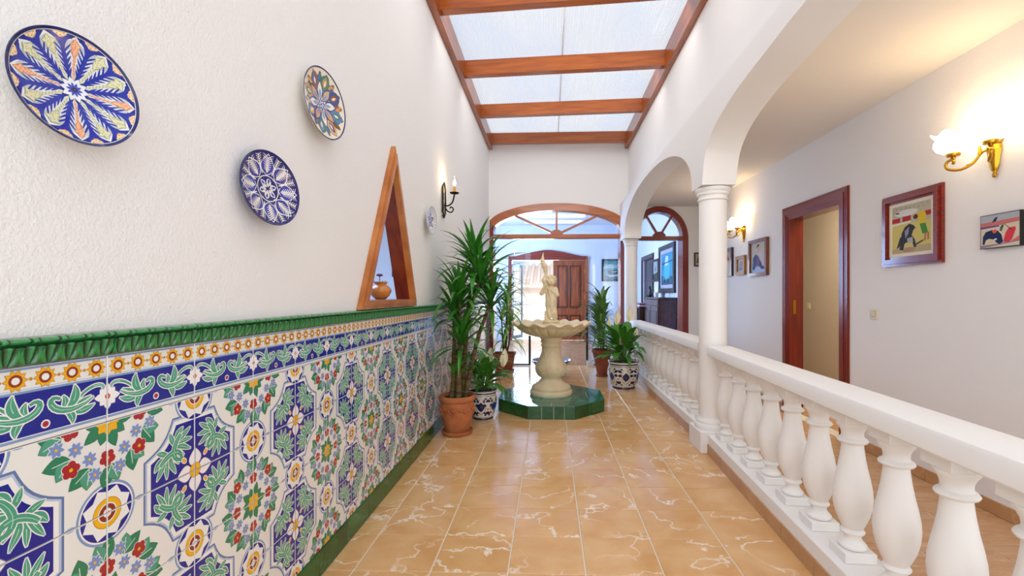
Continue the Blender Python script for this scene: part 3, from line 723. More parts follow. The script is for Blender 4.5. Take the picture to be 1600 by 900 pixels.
# ---- decorative plates on the left wall
def plate(cx, cy, cz, yaw, pitch, R, art, rimc, label, basec='#e9e6dc'):
    a, p = math.radians(yaw), math.radians(pitch)
    n = Vector((math.cos(p)*math.cos(a), math.cos(p)*math.sin(a), math.sin(p))); u = Vector((0, 0, 1)).cross(n).normalized(); v = n.cross(u)
    t = thing('wall_plate', label, 'plate', mtx=frame_mtx((cx, cy, cz), u, v, n)); d = R*.16
    zf = lambda r: -d+d*(r/R)**2*.9+(.0)
    b = MB(); b.col = hx(basec)
    pr = [(r*R/14, zf(r*R/14)) for r in range(0, 14)]; pr[0] = (0, zf(0))
    b.lathe([(0.0001, -d-.006), (R*.45, -d-.006), (R*.5, -d-.012), (R*.53, -d-.004), (R*.85, -d*.45-.008), (R*.985, -d*.1-.004), (R, -d*.08), (R*.99, -d*.02)]+[(r, z) for r, z in pr[:0:-1]]+[(.0001, zf(0))], 72, cap=False)
    b.build('dish', GLAZE, t, 60)
    b = MB(); art.lay(b, lambda x, y, h: (x*R, y*R, zf(math.hypot(x, y)*R)+h), cell=.125, lev=1.0e-4, base=5e-4); b.build('painted_glaze', GLAZE, t, recalc=False)
    b = MB(); b.col = hx(rimc); b.lathe([(R*.955, zf(R*.955)+.0009), (R*1.0, -d*.02+.001), (R*1.008, -d*.06), (R*1.0, -d*.14)], 72, cap=False); b.build('rim', GLAZE, t, 60)
    MB().box((-.006, -.006, -d-.03), (.006, .006, -d-.005)).build('hanger', IRON, t); return t
def P(r, a): return (r*math.cos(a), r*math.sin(a))
A = Art(); B1, OR, LY = '#1a2f9e', '#d9702a', '#dcd8a6'
A.a(disc(0, 0, .965, 72), '#16217c', 0)
rr = random.Random(2)
for k in range(12):
    a = k*PI/6; ora = k % 3 == 0
    A.a(petal(0, 0, a, .12, .82, .215, 16, 1.5), '#e2e4e4', 1)                       # scalloped white lobe
    A.a(petal(0, 0, a+.02, .62, .26, .17, 10, 1.0), '#c4c9cc', 2)
    A.a([P(.945, a+PI/12-.12), P(.945, a+PI/12+.12), P(.74, a+PI/12)], '#ecd0a0', 2)
    for q in range(7): A.a(disc(*P(.80+.022*q, a+PI/12+(q % 3-1)*.018*q*.6), .012, 5), OR, 3)
    c1, c2 = ('#eeb48a', '#c8581c') if ora else ('#dcd9b0', '#8a9256')
    A.a(stroke([P(.2, a), P(.4, a+.01), P(.66, a-.01)], .030, .035), c1, 6)
    q = [P(.60, a-.03), P(.68, a-.07), P(.74, a-.05), P(.79, a-.10), P(.83, a-.04), P(.90, a), P(.83, a+.05), P(.78, a+.09), P(.74, a+.05), P(.68, a+.07), P(.60, a+.03)]
    if not ora: q = [P(.60, a-.03), P(.70, a-.09), P(.75, a-.07), P(.80, a-.16), P(.83, a-.05), P(.88, a), P(.83, a+.05), P(.80, a+.14), P(.75, a+.07), P(.70, a+.09), P(.60, a+.03)]
    A.a(grow(q, .008), c2, 7).a(q, c1, 8)
    for m in range(14): A.a(disc(*P(.62+.019*m, a+rr.uniform(-.06, .06)), .009, 5), c2, 9)
    for m in range(6):
        A.a(stroke([P(.26+m*.06, a-.05), P(.29+m*.06, a+.04)], .008), c2, 9)
    for s_ in (1, -1):                                                                 # thick blue barbs
        for m in range(5):
            r0 = .24+m*.10; A.a(ribbon([P(r0, a+s_*.235), P(r0+.08, a+s_*.15), P(r0+.15, a+s_*.085)], .030, .012, .006, 8), B1, 4)
for k in range(12):
    a = k*PI/6+PI/12; A.a(ribbon([P(.10, a), P(.5, a), P(.86, a)], .02, .045, .03, 10), B1, 5)
    for s_ in (1, -1): A.a(ribbon([P(.70, a), P(.84, a+s_*.02), P(.92, a+s_*.16)], .07, .03, .02, 8), B1, 5)
for k in range(10): a = k*PI/5; A.a(petal(0, 0, a, .03, .20, .060, 8, .8), '#3a4a9c', 10).a(petal(0, 0, a, .04, .185, .052, 8, .8), '#e4e6ea', 11).a(petal(0, 0, a, .02, .11, .022), '#3a4cb4', 12)
A.a(disc(0, 0, .045, 14), '#1a2260', 13).a(disc(0, 0, .02, 10), '#7a3410', 14)
plate(-.920, .877, 1.585, -10.9, 4.5, .109, A, '#141c5c', 'largest decorative plate, top left, blue feathers and ochre radiating from a white flower')
# multicoloured plate
A = Art(); A.a(disc(0, 0, .965, 72), '#e4d8c0', 0); rr = random.Random(11)
pal = ['#2b4a8c', '#2a7a68', '#8a4a22', '#c98c46', '#3a5f9c', '#1f6a4a', '#e0a860', '#5a78b0']
for k in range(8):
    a = k*PI/4+.2; A.a(petal(0, 0, a, .12, .55, .15, 8), '#26407c', 2).a(petal(0, 0, a, .16, .46, .105, 8), ['#e8e0cc', '#cfa878'][k % 2], 3).a(petal(0, 0, a, .18, .26, .05, 8), '#7f9ac8', 4)
    b_ = a+PI/8
    q = petal(0, 0, b_, .42, .50, .20, 10); A.a(grow(q, .02), '#1f3568', 1).a(q, pal[k % 8], 2)
    q = petal(0, 0, b_+.02, .50, .34, .10, 8); A.a(q, pal[(k+2) % 8], 3); A.a(petal(0, 0, b_, .55, .20, .04, 6), '#eadcb8', 4)
    for s_ in (-1, 1):
        q = petal(*P(.62, b_+s_*.25), b_+s_*.9, 0, .28, .07, 6); A.a(grow(q, .012), '#1f3568', 4).a(q, pal[(k+3+s_) % 8], 5)
    A.a(disc(*P(.86, a), .045, 12), '#c07838', 3).a(disc(*P(.86, a), .022, 10), '#26407c', 4)
A.a(disc(0, 0, .14, 20), '#5f80bc', 5).a(star(0, 0, .13, .05, 6), '#f0e8d8', 6).a(disc(0, 0, .04, 12), '#2a3f80', 7)
plate(-.919, 1.87, 1.967, -6.7, 2.8, .142, A, '#1c2c5c', 'tall-hung decorative plate with green, brown and blue petals, highest of the small plates', '#e4d8c0')
# navy plate
A = Art(); N2, CR = '#16186a', '#e8e4dc'; A.a(disc(0, 0, .965, 72), N2, 0)
for k in range(8):
    a = k*PI/4; A.a(petal(0, 0, a, .36, .58, .24, 10, .8), CR, 1).a(petal(0, 0, a, .38, .53, .21, 10, .8), '#23268c' if k % 2 else '#2f3a9c', 2)
    for m in range(7):
        r0 = .44+m*.06
        for s_ in (1, -1): A.a(stroke(curve([P(r0, a), P(r0+.08, a+s_*.06), P(r0+.12, a+s_*.20)], 5), .036, .010), CR, 3)
    b_ = a+PI/8
    A.a(stroke([P(.42, b_), P(.70, b_), P(.92, b_)], .03, .02), CR, 3)
    for m in range(5):
        for s_ in (1, -1): A.a(stroke([P(.66+m*.055, b_), P(.71+m*.055, b_+s_*.10)], .02, .012), CR, 3)
A.a(disc(0, 0, .36, 40), CR, 4).a(disc(0, 0, .335, 40), N2, 5)
for k in range(6):
    a = k*PI/3+.3; A.a(petal(0, 0, a, .04, .27, .085), CR, 6).a(petal(0, 0, a, .08, .20, .05), '#3338a0', 7)
    for s_ in (-1, 1): A.a(stroke([P(.1, a), P(.22, a+s_*.22)], .02), CR, 8)
plate(-.920, 1.501, 1.535, -11.8, 5.1, .123, A, '#14155a', 'dark navy plate with white feathery leaves round a small central ring', '#16186a')
A = Art(); A.a(disc(0, 0, .965, 60), '#e6e4e0', 0)
for k in range(24): A.a(disc(*P(.86, k*PI/12), .055, 8), '#7a88b8', 1)
A.a(disc(0, 0, .72, 48), '#2a3a88', 1).a(disc(0, 0, .69, 48), '#e6e4e0', 2)
for k in range(5): a = k*PI*.4+.4; A.a(petal(0, 0, a, .05, .58, .16), '#26388c', 3).a(petal(0, 0, a, .15, .35, .06), '#c8cce0', 4)
plate(-.920, 3.585, 1.765, -5.0, -.7, .107, A, '#9aa0b4', 'small blue and white plate beside the candle wall lamp')

# ---- triangular niche frame, vase, plant and window behind
nf = sempty('window_4', (-.975, 2.77, 1.1))
def off_tri(T, d):   # offset triangle outward
    n = len(T); L = []
    for i in range(n):
        a, b = T[i], T[(i+1) % n]; dx, dy = b[0]-a[0], b[1]-a[1]; l = math.hypot(dx, dy); L.append((a[0]+dy/l*d, a[1]-dx/l*d, dx, dy))
    out = []
    for i in range(n):
        x1, y1, dx1, dy1 = L[i-1]; x2, y2, dx2, dy2 = L[i]; k = ((x2-x1)*dy2-(y2-y1)*dx2)/(dx1*dy2-dy1*dx2); out.append((x1+dx1*k, y1+dy1*k))
    return out
To = off_tri(TRI, .032); Tm = off_tri(TRI, .012); Ti = off_tri(TRI, -.001); Ti2 = off_tri(TRI, -.014)
NP = lambda a, b, c: (c, a-2.77, b-1.1)
for nm, i in (('sill_casing', 0), ('side_casing', 1), ('side_casing', 2)):
    j = (i+1) % 3
    b = MB(); b.prism([[To[i], To[j], Ti2[j], Ti2[i]]], 0.001, .030, NP); b.prism([[Tm[i], Tm[j], Ti2[j], Ti2[i]]], .030, .040, NP); b.build(nm, HONEY, nf)
    b = MB(); b.prism([[Ti[i], Ti[j], Ti2[j], Ti2[i]]], (-.165 if i == 0 else -.092), 0.001, NP); b.build('reveal_board', wood('red_reveal_wood', '#8a3614', '#6a220c', .35, (8, 8, 1)), nf)
v = thing('vase', 'small honey-brown glazed pot on the sill of the triangular opening', 'vase', (-1.035, 2.79, 1.1535))
GLZB = mat('honey_glaze', '#b8682a', .2, noise=(5, '#d08a40', 3, (1, 1, 1), .3, .7), coat=.3)
MB().lathe([(.026, 0), (.032, .003), (.052, .022), (.064, .048), (.063, .060), (.050, .078), (.034, .088), (.032, .094), (.042, .103), (.043, .107), (.039, .108), (.030, .098), (.030, .09), (.05, .06)], 40, cap=False).build('body', GLZB, v, 60)
MB().lathe([(.0001, .004), (.03, .004), (.048, .03), (.052, .058)], 24, cap=False).build('inner_glaze', GLZB, v, 60)
v = thing('small_flower', 'little purple flower with dark leaves behind the honey-brown vase', 'plant', (-1.075, 2.90, 1.1535))
MB().lathe([(.018, 0), (.024, .045), (.02, .046), (.016, .01)], 16, cap=False).build('pot', IRON, v)
MB().tube([(0, 0, .02), (-.004, -.006, .09), (-.002, -.012, .145)], .003).build('stem', STEM, v)
b = MB()
for k in range(5): b.tube([(-.002, -.012, .145), (-.002+.014*math.cos(k*1.257), -.012+.014*math.sin(k*1.257), .155), (-.002+.020*math.cos(k*1.257), -.012+.02*math.sin(k*1.257), .148)], [.003, .007, .003])
b.build('bloom', mat('purple_petal', '#6a1f5a', .5), v)
b = MB()
for k in range(6): a = k*1.05; b.tube([(0, 0, .03), (.02*math.cos(a), .02*math.sin(a), .08), (.045*math.cos(a), .03*math.sin(a), .11+.01*(k % 2))], [.002, .007, .001])
b.build('leaf', mat('black_green_leaf', '#142214', .5), v)
wn = thing('framed_picture', 'black framed picture on the blue-lit wall seen through the triangular opening', 'picture', mtx=on_far(-1.62, 1.40, 5.498))
def rect_frame(parent, w_, h, fw, fd, m, name='frame', steps=((0, 1, 1.0),)):
    b = MB()
    for f0, f1, d in steps:
        a, c = fw*f0, fw*f1
        for pts in ([(-w_/2+a, a), (w_/2-a, a), (w_/2-c, c), (-w_/2+c, c)], [(w_/2-a, a), (w_/2-a, h-a), (w_/2-c, h-c), (w_/2-c, c)],
                    [(w_/2-a, h-a), (-w_/2+a, h-a), (-w_/2+c, h-c), (w_/2-c, h-c)], [(-w_/2+a, h-a), (-w_/2+a, a), (-w_/2+c, c), (-w_/2+c, h-c)]):
            b.prism([pts], 0.001, fd*d)
    return b.build(name, m, parent)
def canvas(parent, w_, h, y0, art, z, name='painting', bg='#d8cfae'):
    b = MB(); b.col = hx(bg); b.box((-w_/2, y0, .002), (w_/2, y0+h, z))
    art.lay(b, lambda x, y, hh: (x*w_-w_/2, y0+y*h, z+hh), (0, 1, 0, 1), lev=1.5e-4); return b.build(name, CANVAS, parent, recalc=False)
rect_frame(wn, .54, .49, .05, .03, BLACK); A = Art().a([(0, 0), (1, 0), (1, .5), (0, .5)], '#4a6a90', 1); canvas(wn, .44, .39, .05, A, .01, bg='#8fb0dc')

# ---- wall lamp with candle bulb
t = thing('candle_wall_lamp', 'black iron wall lamp with one lit candle bulb over a painted tile plaque', 'wall lamp', mtx=on_left(4.16, 1.90, -.975))
A = Art()
A.a([(-.04, .02), (.04, .02), (.04, .25), (0, .285), (-.04, .25)], '#d8ceb8', 1)
for k in range(5): A.a(petal((-1)**k*.012, .05+k*.045, .6*(-1)**k+1.2, 0, .05, .014), ['#5a70a0', '#c08040', '#4a7a60'][k % 3], 2)
b = MB(); b.col = hx('#b8ad98'); b.prism([[(-.045, .0), (.045, .0), (.05, .02), (.05, .24), (.03, .27), (0, .295), (-.03, .27), (-.05, .24), (-.05, .02)]], 0.001, .012)
A.lay(b, lambda x, y, h: (x, y, .012+h)); b.build('tile_plaque', GLAZE, t, recalc=False)
b = MB(); b.tube([(-.05, .03, .014), (-.055, .13, .016), (-.05, .25, .014), (0, .30, .016), (.05, .25, .014), (.055, .13, .016), (.05, .03, .014), (0, -.015, .016), (-.05, .03, .014)], .008)
b.tube(spl([(0, .10, .02), (0, .09, .05), (0, .12, .09), (0, .17, .105), (0, .195, .11)]), .007)
b.tube(spl([(0, .10, .02), (0, .05, .04), (0, .03, .08), (0, .06, .10), (0, .08, .08), (0, .065, .065)]), .006); b.build('bracket', IRON, t, 60)
def up(mb): mb.v = [(x, z, -y) for x, y, z in mb.v]; return mb
b = MB(); b.lathe([(.002, .193), (.038, .200), (.043, .210), (.036, .205), (.012, .202), (.012, .212), (.002, .214)], 24, (0, -.11, 0), cap=False); up(b).build('drip_dish', IRON, t, 60)
b = MB(); b.lathe([(.0125, .212), (.0125, .268)], 20, (0, -.11, 0)); up(b).build('candle_tube', CANDLE, t, 60)
b = MB(); b.lathe([(.006, .268), (.013, .282), (.014, .296), (.010, .312), (.001, .330)], 20, (0, -.11, 0)); up(b).build('bulb', BULB, t, 60)
b = MB(); b.lathe([(.008, .268), (.018, .285), (.019, .300), (.012, .325), (.004, .352), (.001, .362)], 20, (0, -.11, 0)); up(b).build('bulb_glass', CLEARB, t, 60)
def lamp(name, loc, e, color=(1, .68, .36), r=.03, parent=None):
    l = bpy.data.lights.new(name, 'POINT'); l.energy = e; l.color = color; l.shadow_soft_size = r
    o = bpy.data.objects.new(name, l); COL.objects.link(o); o.location = loc
    if parent: o.parent = parent
    return o
lamp('candle_light', (0, .36, .12), .5, parent=t)
# ---- brass double wall lights of the aisle
def sconce(Y, Z, label):
    t = thing('brass_wall_light', label, 'wall lamp', mtx=on_right(Y, Z, 2.4))
    b = MB(); b.lathe([(.001, -.005), (.010, .0), (.012, .012), (.006, .02), (.014, .035), (.020, .05), (.026, .09), (.034, .14), (.036, .165), (.028, .175), (.040, .185), (.044, .195), (.001, .197)], 20, (0, 0, 0), cap=False, mod=lambda r, z, a: (r*(1+.10*math.cos(6*a)*(1 if .04 < z < .17 else 0)), z))
    b.v = [(x, z, max(0.001, -y*.8+.012)) for x, y, z in b.v]; b.build('backplate', BRASS, t, 60)
    for s_ in (1, -1):
        b = MB(); cx, cz = s_*.11, .135
        b.tube(spl([(0, .145, .02), (s_*.015, .145, .05), (s_*.03, .13, .062), (s_*.05, .085, .085), (s_*.085, .062, .12), (s_*.125, .075, .15), (s_*.135, .105, .155), (s_*.115, .125, .145), (s_*.10, .112, .14), (s_*.108, .10, .138)], 4), .0075, 10)
        b.tube([(s_*.03, .13, .062), (s_*.03, .165, .064), (s_*.03, .178, .064)], [.010, .007, .003]); b.tube([(s_*.07, .07, .10), (s_*.062, .082, .10), (s_*.05, .083, .095)], [.005, .004, .002])
        b.lathe([(.001, .125), (.012, .128), (.010, .140), (.030, .143), (.034, .152), (.032, .160), (.001, .161)], 24, (0, 0, 0), cap=False)
        n0 = len(b.v); nl = 7*24
        b.v[n0-nl:] = [(x+cx, z, cz+y) for x, y, z in b.v[n0-nl:]]
        b.build('arm', BRASS, t, 50)
        b = MB(); N = 48
        b.lathe([(.028, .160), (.050, .166), (.076, .182), (.088, .205), (.084, .226), (.074, .240), (.080, .254), (.094, .268)], N, cap=False, mod=lambda r, z, a: (r*(1+.07*max(0, (z-.2)/.068)*math.cos(6*a)), z+.010*max(0, (z-.24)/.028)*math.cos(6*a)))
        b.v = [(x+cx, z, cz+y) for x, y, z in b.v]; b.build('glass_shade', SHADE, t, 80)
        lamp('shade_light', (cx, .31, cz), .55, parent=t)
    return t
sconce(2.545, 1.815, 'brass double wall light with two glowing glass shades, on the aisle wall nearest the viewer')
sconce(5.75, 1.835, 'brass double wall light further away, above the small framed pictures past the doorway')

# ---- pictures on the aisle wall
def picture(label, Y, Z, w_, h, fw, fd, m, art, bg, mtx=None, mat_w=0, X=2.4, matc=None, steps=((0, 1, 1.0),), tilt=0):
    t = thing('framed_picture', label, 'picture', mtx=(mtx if mtx is not None else on_right(Y, Z, X))@Matrix.Rotation(math.radians(tilt), 4, 'Z'))
    rect_frame(t, w_, h, fw, fd, m, steps=steps)
    iw, ih = w_-2*fw, h-2*fw
    if mat_w: rect_frame_off(t, iw, ih, mat_w, fw, fd*.45, matc or WHITE)
    canvas(t, iw-2*mat_w, ih-2*mat_w, fw+mat_w, art, fd*.35, bg=bg); return t
def rect_frame_off(parent, w_, h, fw, y0, fd, m):
    o = rect_frame(parent, w_, h, fw, fd, m, 'mount'); o.location = (0, y0, 0); return o
A = Art()   # bullfight in a yellow ring (flat painting)
A.a([(0, .62), (1, .62), (1, 1), (0, 1)], '#b9b09a', 1).a([(0, .0), (1, .0), (1, .14), (0, .10)], '#b8a47c', 1)
A.a([(.0, .66), (.22, .66), (.22, .76), (0, .75)], '#b02418', 2).a([(.28, .66), (.5, .67), (.5, .78), (.28, .77)], '#b02418', 2).a([(.8, .70), (1, .71), (1, .80), (.8, .80)], '#b02418', 2)
A.a([(0, .60), (.5, .63), (.5, .655), (0, .64)], '#e8e0cc', 2)
A.a(disc(.38, .84, .30, 20, .07), '#d8d6d0', 3).a(disc(.15, .86, .06, 8, .015), '#2a2a2a', 4)
A.a([(.20, .08), (.24, .30), (.26, .42), (.34, .54), (.46, .60), (.56, .56), (.62, .50), (.56, .45), (.52, .36), (.60, .26), (.64, .10), (.58, .10), (.54, .20), (.42, .22), (.34, .20), (.30, .06)], '#2e2e34', 4)
A.a([(.34, .46), (.46, .54), (.44, .40), (.36, .30)], '#8e9098', 5).a([(.40, .30), (.54, .32), (.56, .20), (.42, .20)], '#a8aab0', 5)
A.a([(.12, .10), (.20, .14), (.30, .36), (.22, .34)], '#2a2a30', 4).a([(.60, .16), (.82, .24), (.80, .20), (.62, .13)], '#3a3438', 4)
A.a([(.56, .78), (.84, .82), (.88, .70), (.84, .56), (.74, .54), (.68, .68), (.58, .72)], '#d8bc20', 5).a(disc(.62, .72, .06, 12, .05), '#5a2010', 6)
A.a([(.72, .56), (.86, .56), (.92, .36), (.84, .34), (.78, .36)], '#3f8a2c', 5).a([(.84, .36), (.88, .36), (.86, .20), (.82, .20)], '#b86a4a', 5).a([(.90, .36), (.94, .37), (.94, .22), (.90, .22)], '#b86a4a', 5)
A.a(disc(.45, .06, .16, 16, .05), '#b08a74', 3)
for k in range(14): A.a(disc(.05+.9*((k*.37) % 1), .9+.07*((k*.61) % 1), .02, 6, .006), '#6a5a3a', 3)
picture('mahogany framed bullfight painting with yellow ground and cream mount, right of the doorway', 3.119, 1.378, .500, .488, .062, .035, MAHO, A, '#cfc06a', mat_w=.022, matc=mat('cream_mount', '#e8dfc8', .8), steps=((0, .3, .6), (.25, .75, 1.0), (.75, 1, .5)))
A = Art()
A.a([(0, .72), (1, .80), (1, 1), (0, 1)], '#a9aeb4', 1).a([(0, .62), (1, .70), (1, .82), (0, .78)], '#c4706a', 2).a([(0, .60), (.5, .62), (.5, .66), (0, .66)], '#5a4a80', 3)
A.a([(.30, .76), (.38, .90), (.46, .93), (.42, .80)], '#20244a', 4)
A.a([(.05, .12), (.06, .36), (.14, .50), (.30, .54), (.46, .50), (.56, .36), (.60, .14), (.50, .08), (.42, .14), (.36, .24), (.22, .28), (.14, .24), (.10, .10)], '#16224e', 4)
A.a([(.30, .50), (.40, .56), (.44, .46), (.36, .42)], '#d85a40', 5).a(disc(.40, .24, .04, 10, .03), '#d8dce0', 5)
A.a([(.60, .14), (.66, .40), (.74, .54), (.90, .56), (.92, .48), (.82, .18), (.74, .12)], '#d83448', 5).a(stroke([(.52, .58), (.62, .68), (.72, .58), (.84, .44)], .018), '#3a4a40', 6)
A.a([(.50, .50), (.56, .66), (.62, .64), (.56, .46)], '#4a6a58', 4).a([(0, .0), (1, .12), (1, .18), (.5, .10), (0, .08)], '#8a7a90', 3).a([(.76, .12), (1, .18), (1, .28)], '#e07060', 3)
t = thing('canvas_print', 'small unframed bullfight print with black edges at the far right of the aisle wall', 'picture', mtx=on_right(2.502, 1.431, 2.4))
MB().box((-.108, 0, .001), (.108, .181, .028)).build('stretcher', BLACK, t); canvas(t, .208, .173, .004, A, .0285, bg='#d8c8b0')
A = Art(); A.a([(0, .0), (1, 0), (1, .25), (0, .2)], '#a9bcd8', 1)
A.a([(.1, .12), (.14, .50), (.30, .62), (.46, .56), (.60, .40), (.72, .30), (.90, .12), (.70, .10), (.40, .30), (.24, .10)], '#2f3f78', 2).a([(.30, .20), (.44, .52), (.56, .50), (.50, .22)], '#7a4a70', 3)
A.a([(.40, .86), (.52, .92), (.62, .80), (.56, .66), (.46, .66)], '#caa08a', 4).a([(.36, .80), (.40, .90), (.52, .94), (.56, .88), (.46, .86)], '#1c1618', 5)
A.a([(.46, .68), (.62, .70), (.80, .54), (.84, .30), (.74, .20), (.66, .40), (.54, .52)], '#c9bcc0', 3).a([(.10, .30), (.22, .44), (.18, .14)], '#2f6a80', 3)
picture('largest of the group past the doorway, brown framed picture of a leaning figure in blue', 5.345, 1.40, .46, .42, .035, .035, wood('chestnut_frame', '#8a4a22', '#6a3414', .4, (3, 3, 3)), A, '#bdb6a4')
A = Art(); A.a([(.1, .1), (.9, .1), (.9, .45), (.1, .4)], '#8fa8c8', 1).a(disc(.5, .55, .28, 14, .18), '#b8887a', 2).a(disc(.5, .78, .2, 10, .08), '#6a88a8', 3).a([(.3, .1), (.6, .1), (.5, .4)], '#5a6a90', 3)
picture('smallest gilt framed picture under the far brass wall light', 5.83, 1.43, .27, .24, .045, .03, GOLD, A, '#c8d0d4')
A = Art(); A.a([(0, .5), (1, .55), (1, 1), (0, 1)], '#c8aaa0', 1).a([(.2, .6), (.8, .6), (.6, .86), (.3, .86)], '#a83a30', 2).a([(.3, .1), (.5, .1), (.5, .5), (.35, .5)], '#30303c', 3)
picture('dark framed picture beside the near column, left of the gilt frame', 6.30, 1.43, .42, .375, .045, .03, DARKW, A, '#d0ccc4')
A = Art(); A.a([(.2, .2), (.8, .2), (.5, .8)], '#7a4a30', 1)
picture('narrow dark framed picture on the end wall, mostly behind the near column', 0, 0, .13, .22, .02, .02, DARKW, A, '#b0a890', mtx=on_far(2.34, 1.63, 7.349))

# ---- switches
def switch(mtx, label):
    t = thing('light_switch', label, 'switch', mtx=mtx)
    MB().bbox((-.041, 0, .001), (.041, .082, .009), .003).build('plate', PLAST, t, 30); MB().bbox((-.028, .014, .009), (.028, .068, .013), .002).build('surround', mat('dull_plastic', '#cfc5a6', .4), t, 30)
    b = MB(); b.add([(-.016, .026, .013), (.016, .026, .013), (.016, .056, .019), (-.016, .056, .019), (-.016, .026, .012), (.016, .026, .012), (.016, .056, .012), (-.016, .056, .012)], [(0,1,2,3),(7,6,5,4),(0,4,5,1),(1,5,6,2),(2,6,7,3),(3,7,4,0)]); b.build('rocker', PLAST, t)
switch(on_right(3.479, 1.0), 'ivory light switch on the aisle wall, right of the doorway')
switch(on_right(6.15, .995, 3.4), 'ivory light switch on the shaded wall inside the doorway')
# ---- fountain: octagonal tiled base, pedestal, scalloped basin
FX, FY = .015, 4.905
t = thing('octagonal_plinth', 'low octagonal fountain base faced with dark green tiles and a top tinted paler as sheen', 'fountain base', (FX, FY, 0))
AP = .537; H0 = .127
MB().lathe([(AP/math.cos(PI/8)-.008, 0), (AP/math.cos(PI/8)-.008, H0-.005)], 8, rot=PI/8).build('core', GROUT, t)
for k in range(8):
    a = k*PI/4; n = Vector((math.cos(a), math.sin(a))); u = Vector((-n.y, n.x)); hw = AP*math.tan(PI/8)
    cuts = [-hw, -hw*.42, hw*.1, hw*.56, hw] if k % 2 == 0 else [-hw, -hw*.1, hw*.12, hw]
    for i in range(len(cuts)-1):
        a0, a1 = cuts[i]+.003, cuts[i+1]-.003
        b = MB(); pts = []
        for d in (AP-.009, AP):
            for s_ in (a0, a1): p = n*d+u*s_*(1 if d == AP else .985); pts.append((p.x, p.y))
        b.prism([[pts[0], pts[1], pts[3], pts[2]]], .002, H0-.003).build('side_tile', GREENT, t)
    for (r0, r1, cs, m) in ((AP*.70, AP+.002, (-1, 0, 1), FGREENT), (.05, AP*.688, (-1, 1), FGREENT)):
        for i in range(len(cs)-1):
            q = []
            for d, s_ in ((r0, cs[i]), (r0, cs[i+1]), (r1, cs[i+1]), (r1, cs[i])):
                p = n*d+u*(s_*d*math.tan(PI/8)-.0028*(1 if s_ > 0 else -1 if s_ < 0 else 0)+(.0028 if s_ == 0 and cs[i] == 0 else -.0028 if s_ == 0 else 0)); q.append((p.x, p.y))
            MB().prism([q], H0-.008, H0).build('top_tile', m, t)
f = thing('fountain', 'cream stone fountain with scalloped basin on a carved baluster pedestal', 'fountain', (FX, FY+.02, H0))
def pmod(r, z, a):
    if .17 < z < .40: k = math.sin(PI*(z-.17)/.23); return r*(1+.035*k*abs(math.cos(4*a))-.02*k), z
    if .40 < z < .50: return r*(1+.012*math.cos(16*a)), z
    return r, z
MB().lathe([(.222, 0), (.226, .01), (.226, .036), (.218, .046), (.205, .052), (.208, .062), (.208, .078), (.196, .092), (.168, .106), (.150, .120), (.128, .140), (.112, .158), (.106, .168),
            (.108, .176), (.128, .190), (.150, .212), (.163, .240), (.168, .270), (.163, .300), (.148, .335), (.128, .370), (.112, .40), (.104, .43), (.099, .46), (.097, .49), (.099, .508), (.108, .514), (.108, .524),
            (.101, .530), (.101, .545), (.110, .552), (.113, .562), (.106, .57), (.108, .582), (.122, .598), (.124, .606)], 96, mod=pmod).build('pedestal', STONE, f, 50)
# carved leaf scrolls on the pedestal
b = MB()
def onp(a, z, d=.004):
    P_ = [(.168, .106), (.190, .128), (.212, .150), (.240, .163), (.270, .168), (.300, .163), (.335, .148), (.370, .128), (.40, .112), (.43, .104), (.46, .099), (.50, .098)]
    for i in range(len(P_)-1):
        if P_[i][0] <= z <= P_[i+1][0]: k = (z-P_[i][0])/(P_[i+1][0]-P_[i][0]); r = P_[i][1]+(P_[i+1][1]-P_[i][1])*k; break
    else: r = .1
    return ((r+d)*math.cos(a), (r+d)*math.sin(a), z)
for k in range(5):
    a = k*2*PI/5-PI/2+.25
    for s_ in (1, -1):
        b.tube([onp(a+s_*.62*math.sin(PI*i/12*.95), .19+.29*i/12, .001) for i in range(13)], [.003+.003*math.sin(PI*i/12) for i in range(13)], 6)
        b.tube([onp(a+s_*(.12+.30*math.sin(PI*i/8)), .19+.10*i/8, .001) for i in range(9)], .004, 6)
b.build('carved_leaves', STONE, f, 60)
NS = 16
def bmod(r, z, a):
    z0 = z; out = max(0, (r-.30)/.12)
    return r*(1+.030*out*math.cos(NS*a)), z+.016*out*out*math.cos(NS*a)*(1 if z0 > .70 else .3)
BZ = .606
def flute(r, z, a):
    k = max(0, min(1, (r-.11)/.05))*max(0, min(1, (.40-r)/.03)); g = abs(math.cos(12*a))**.5
    return bmod(r*(1-.035*k*(1-g)), z-.006*k*g, a)
bo = MB(); bo.lathe([(.095, BZ), (.16, BZ+.010), (.24, BZ+.030), (.30, BZ+.056), (.345, BZ+.085), (.368, BZ+.112)], 192, cap=False, mod=flute); bo.build('fluted_bowl', STONE, f, 50)
br = MB(); br.lathe([(.368, BZ+.108), (.385, BZ+.122), (.402, BZ+.130), (.416, BZ+.143), (.414, BZ+.155), (.40, BZ+.161), (.375, BZ+.158), (.33, BZ+.142), (.26, BZ+.125), (.16, BZ+.115), (.001, BZ+.112)], 192, cap=False, mod=bmod); br.build('scalloped_rim', STONE, f, 50)
MB().lathe([(.088, BZ+.10), (.088, BZ+.150), (.083, BZ+.155), (.001, BZ+.155)], 40, cap=False).build('basin_plinth', STONE, f, 50)
MB().tube([(.09, -.26, BZ+.145), (.11, -.25, BZ+.156), (.15, -.24, BZ+.150), (.17, -.235, BZ+.143)], [.008, .014, .012, .004]).build('spout_leaf', STONE, f, 60)

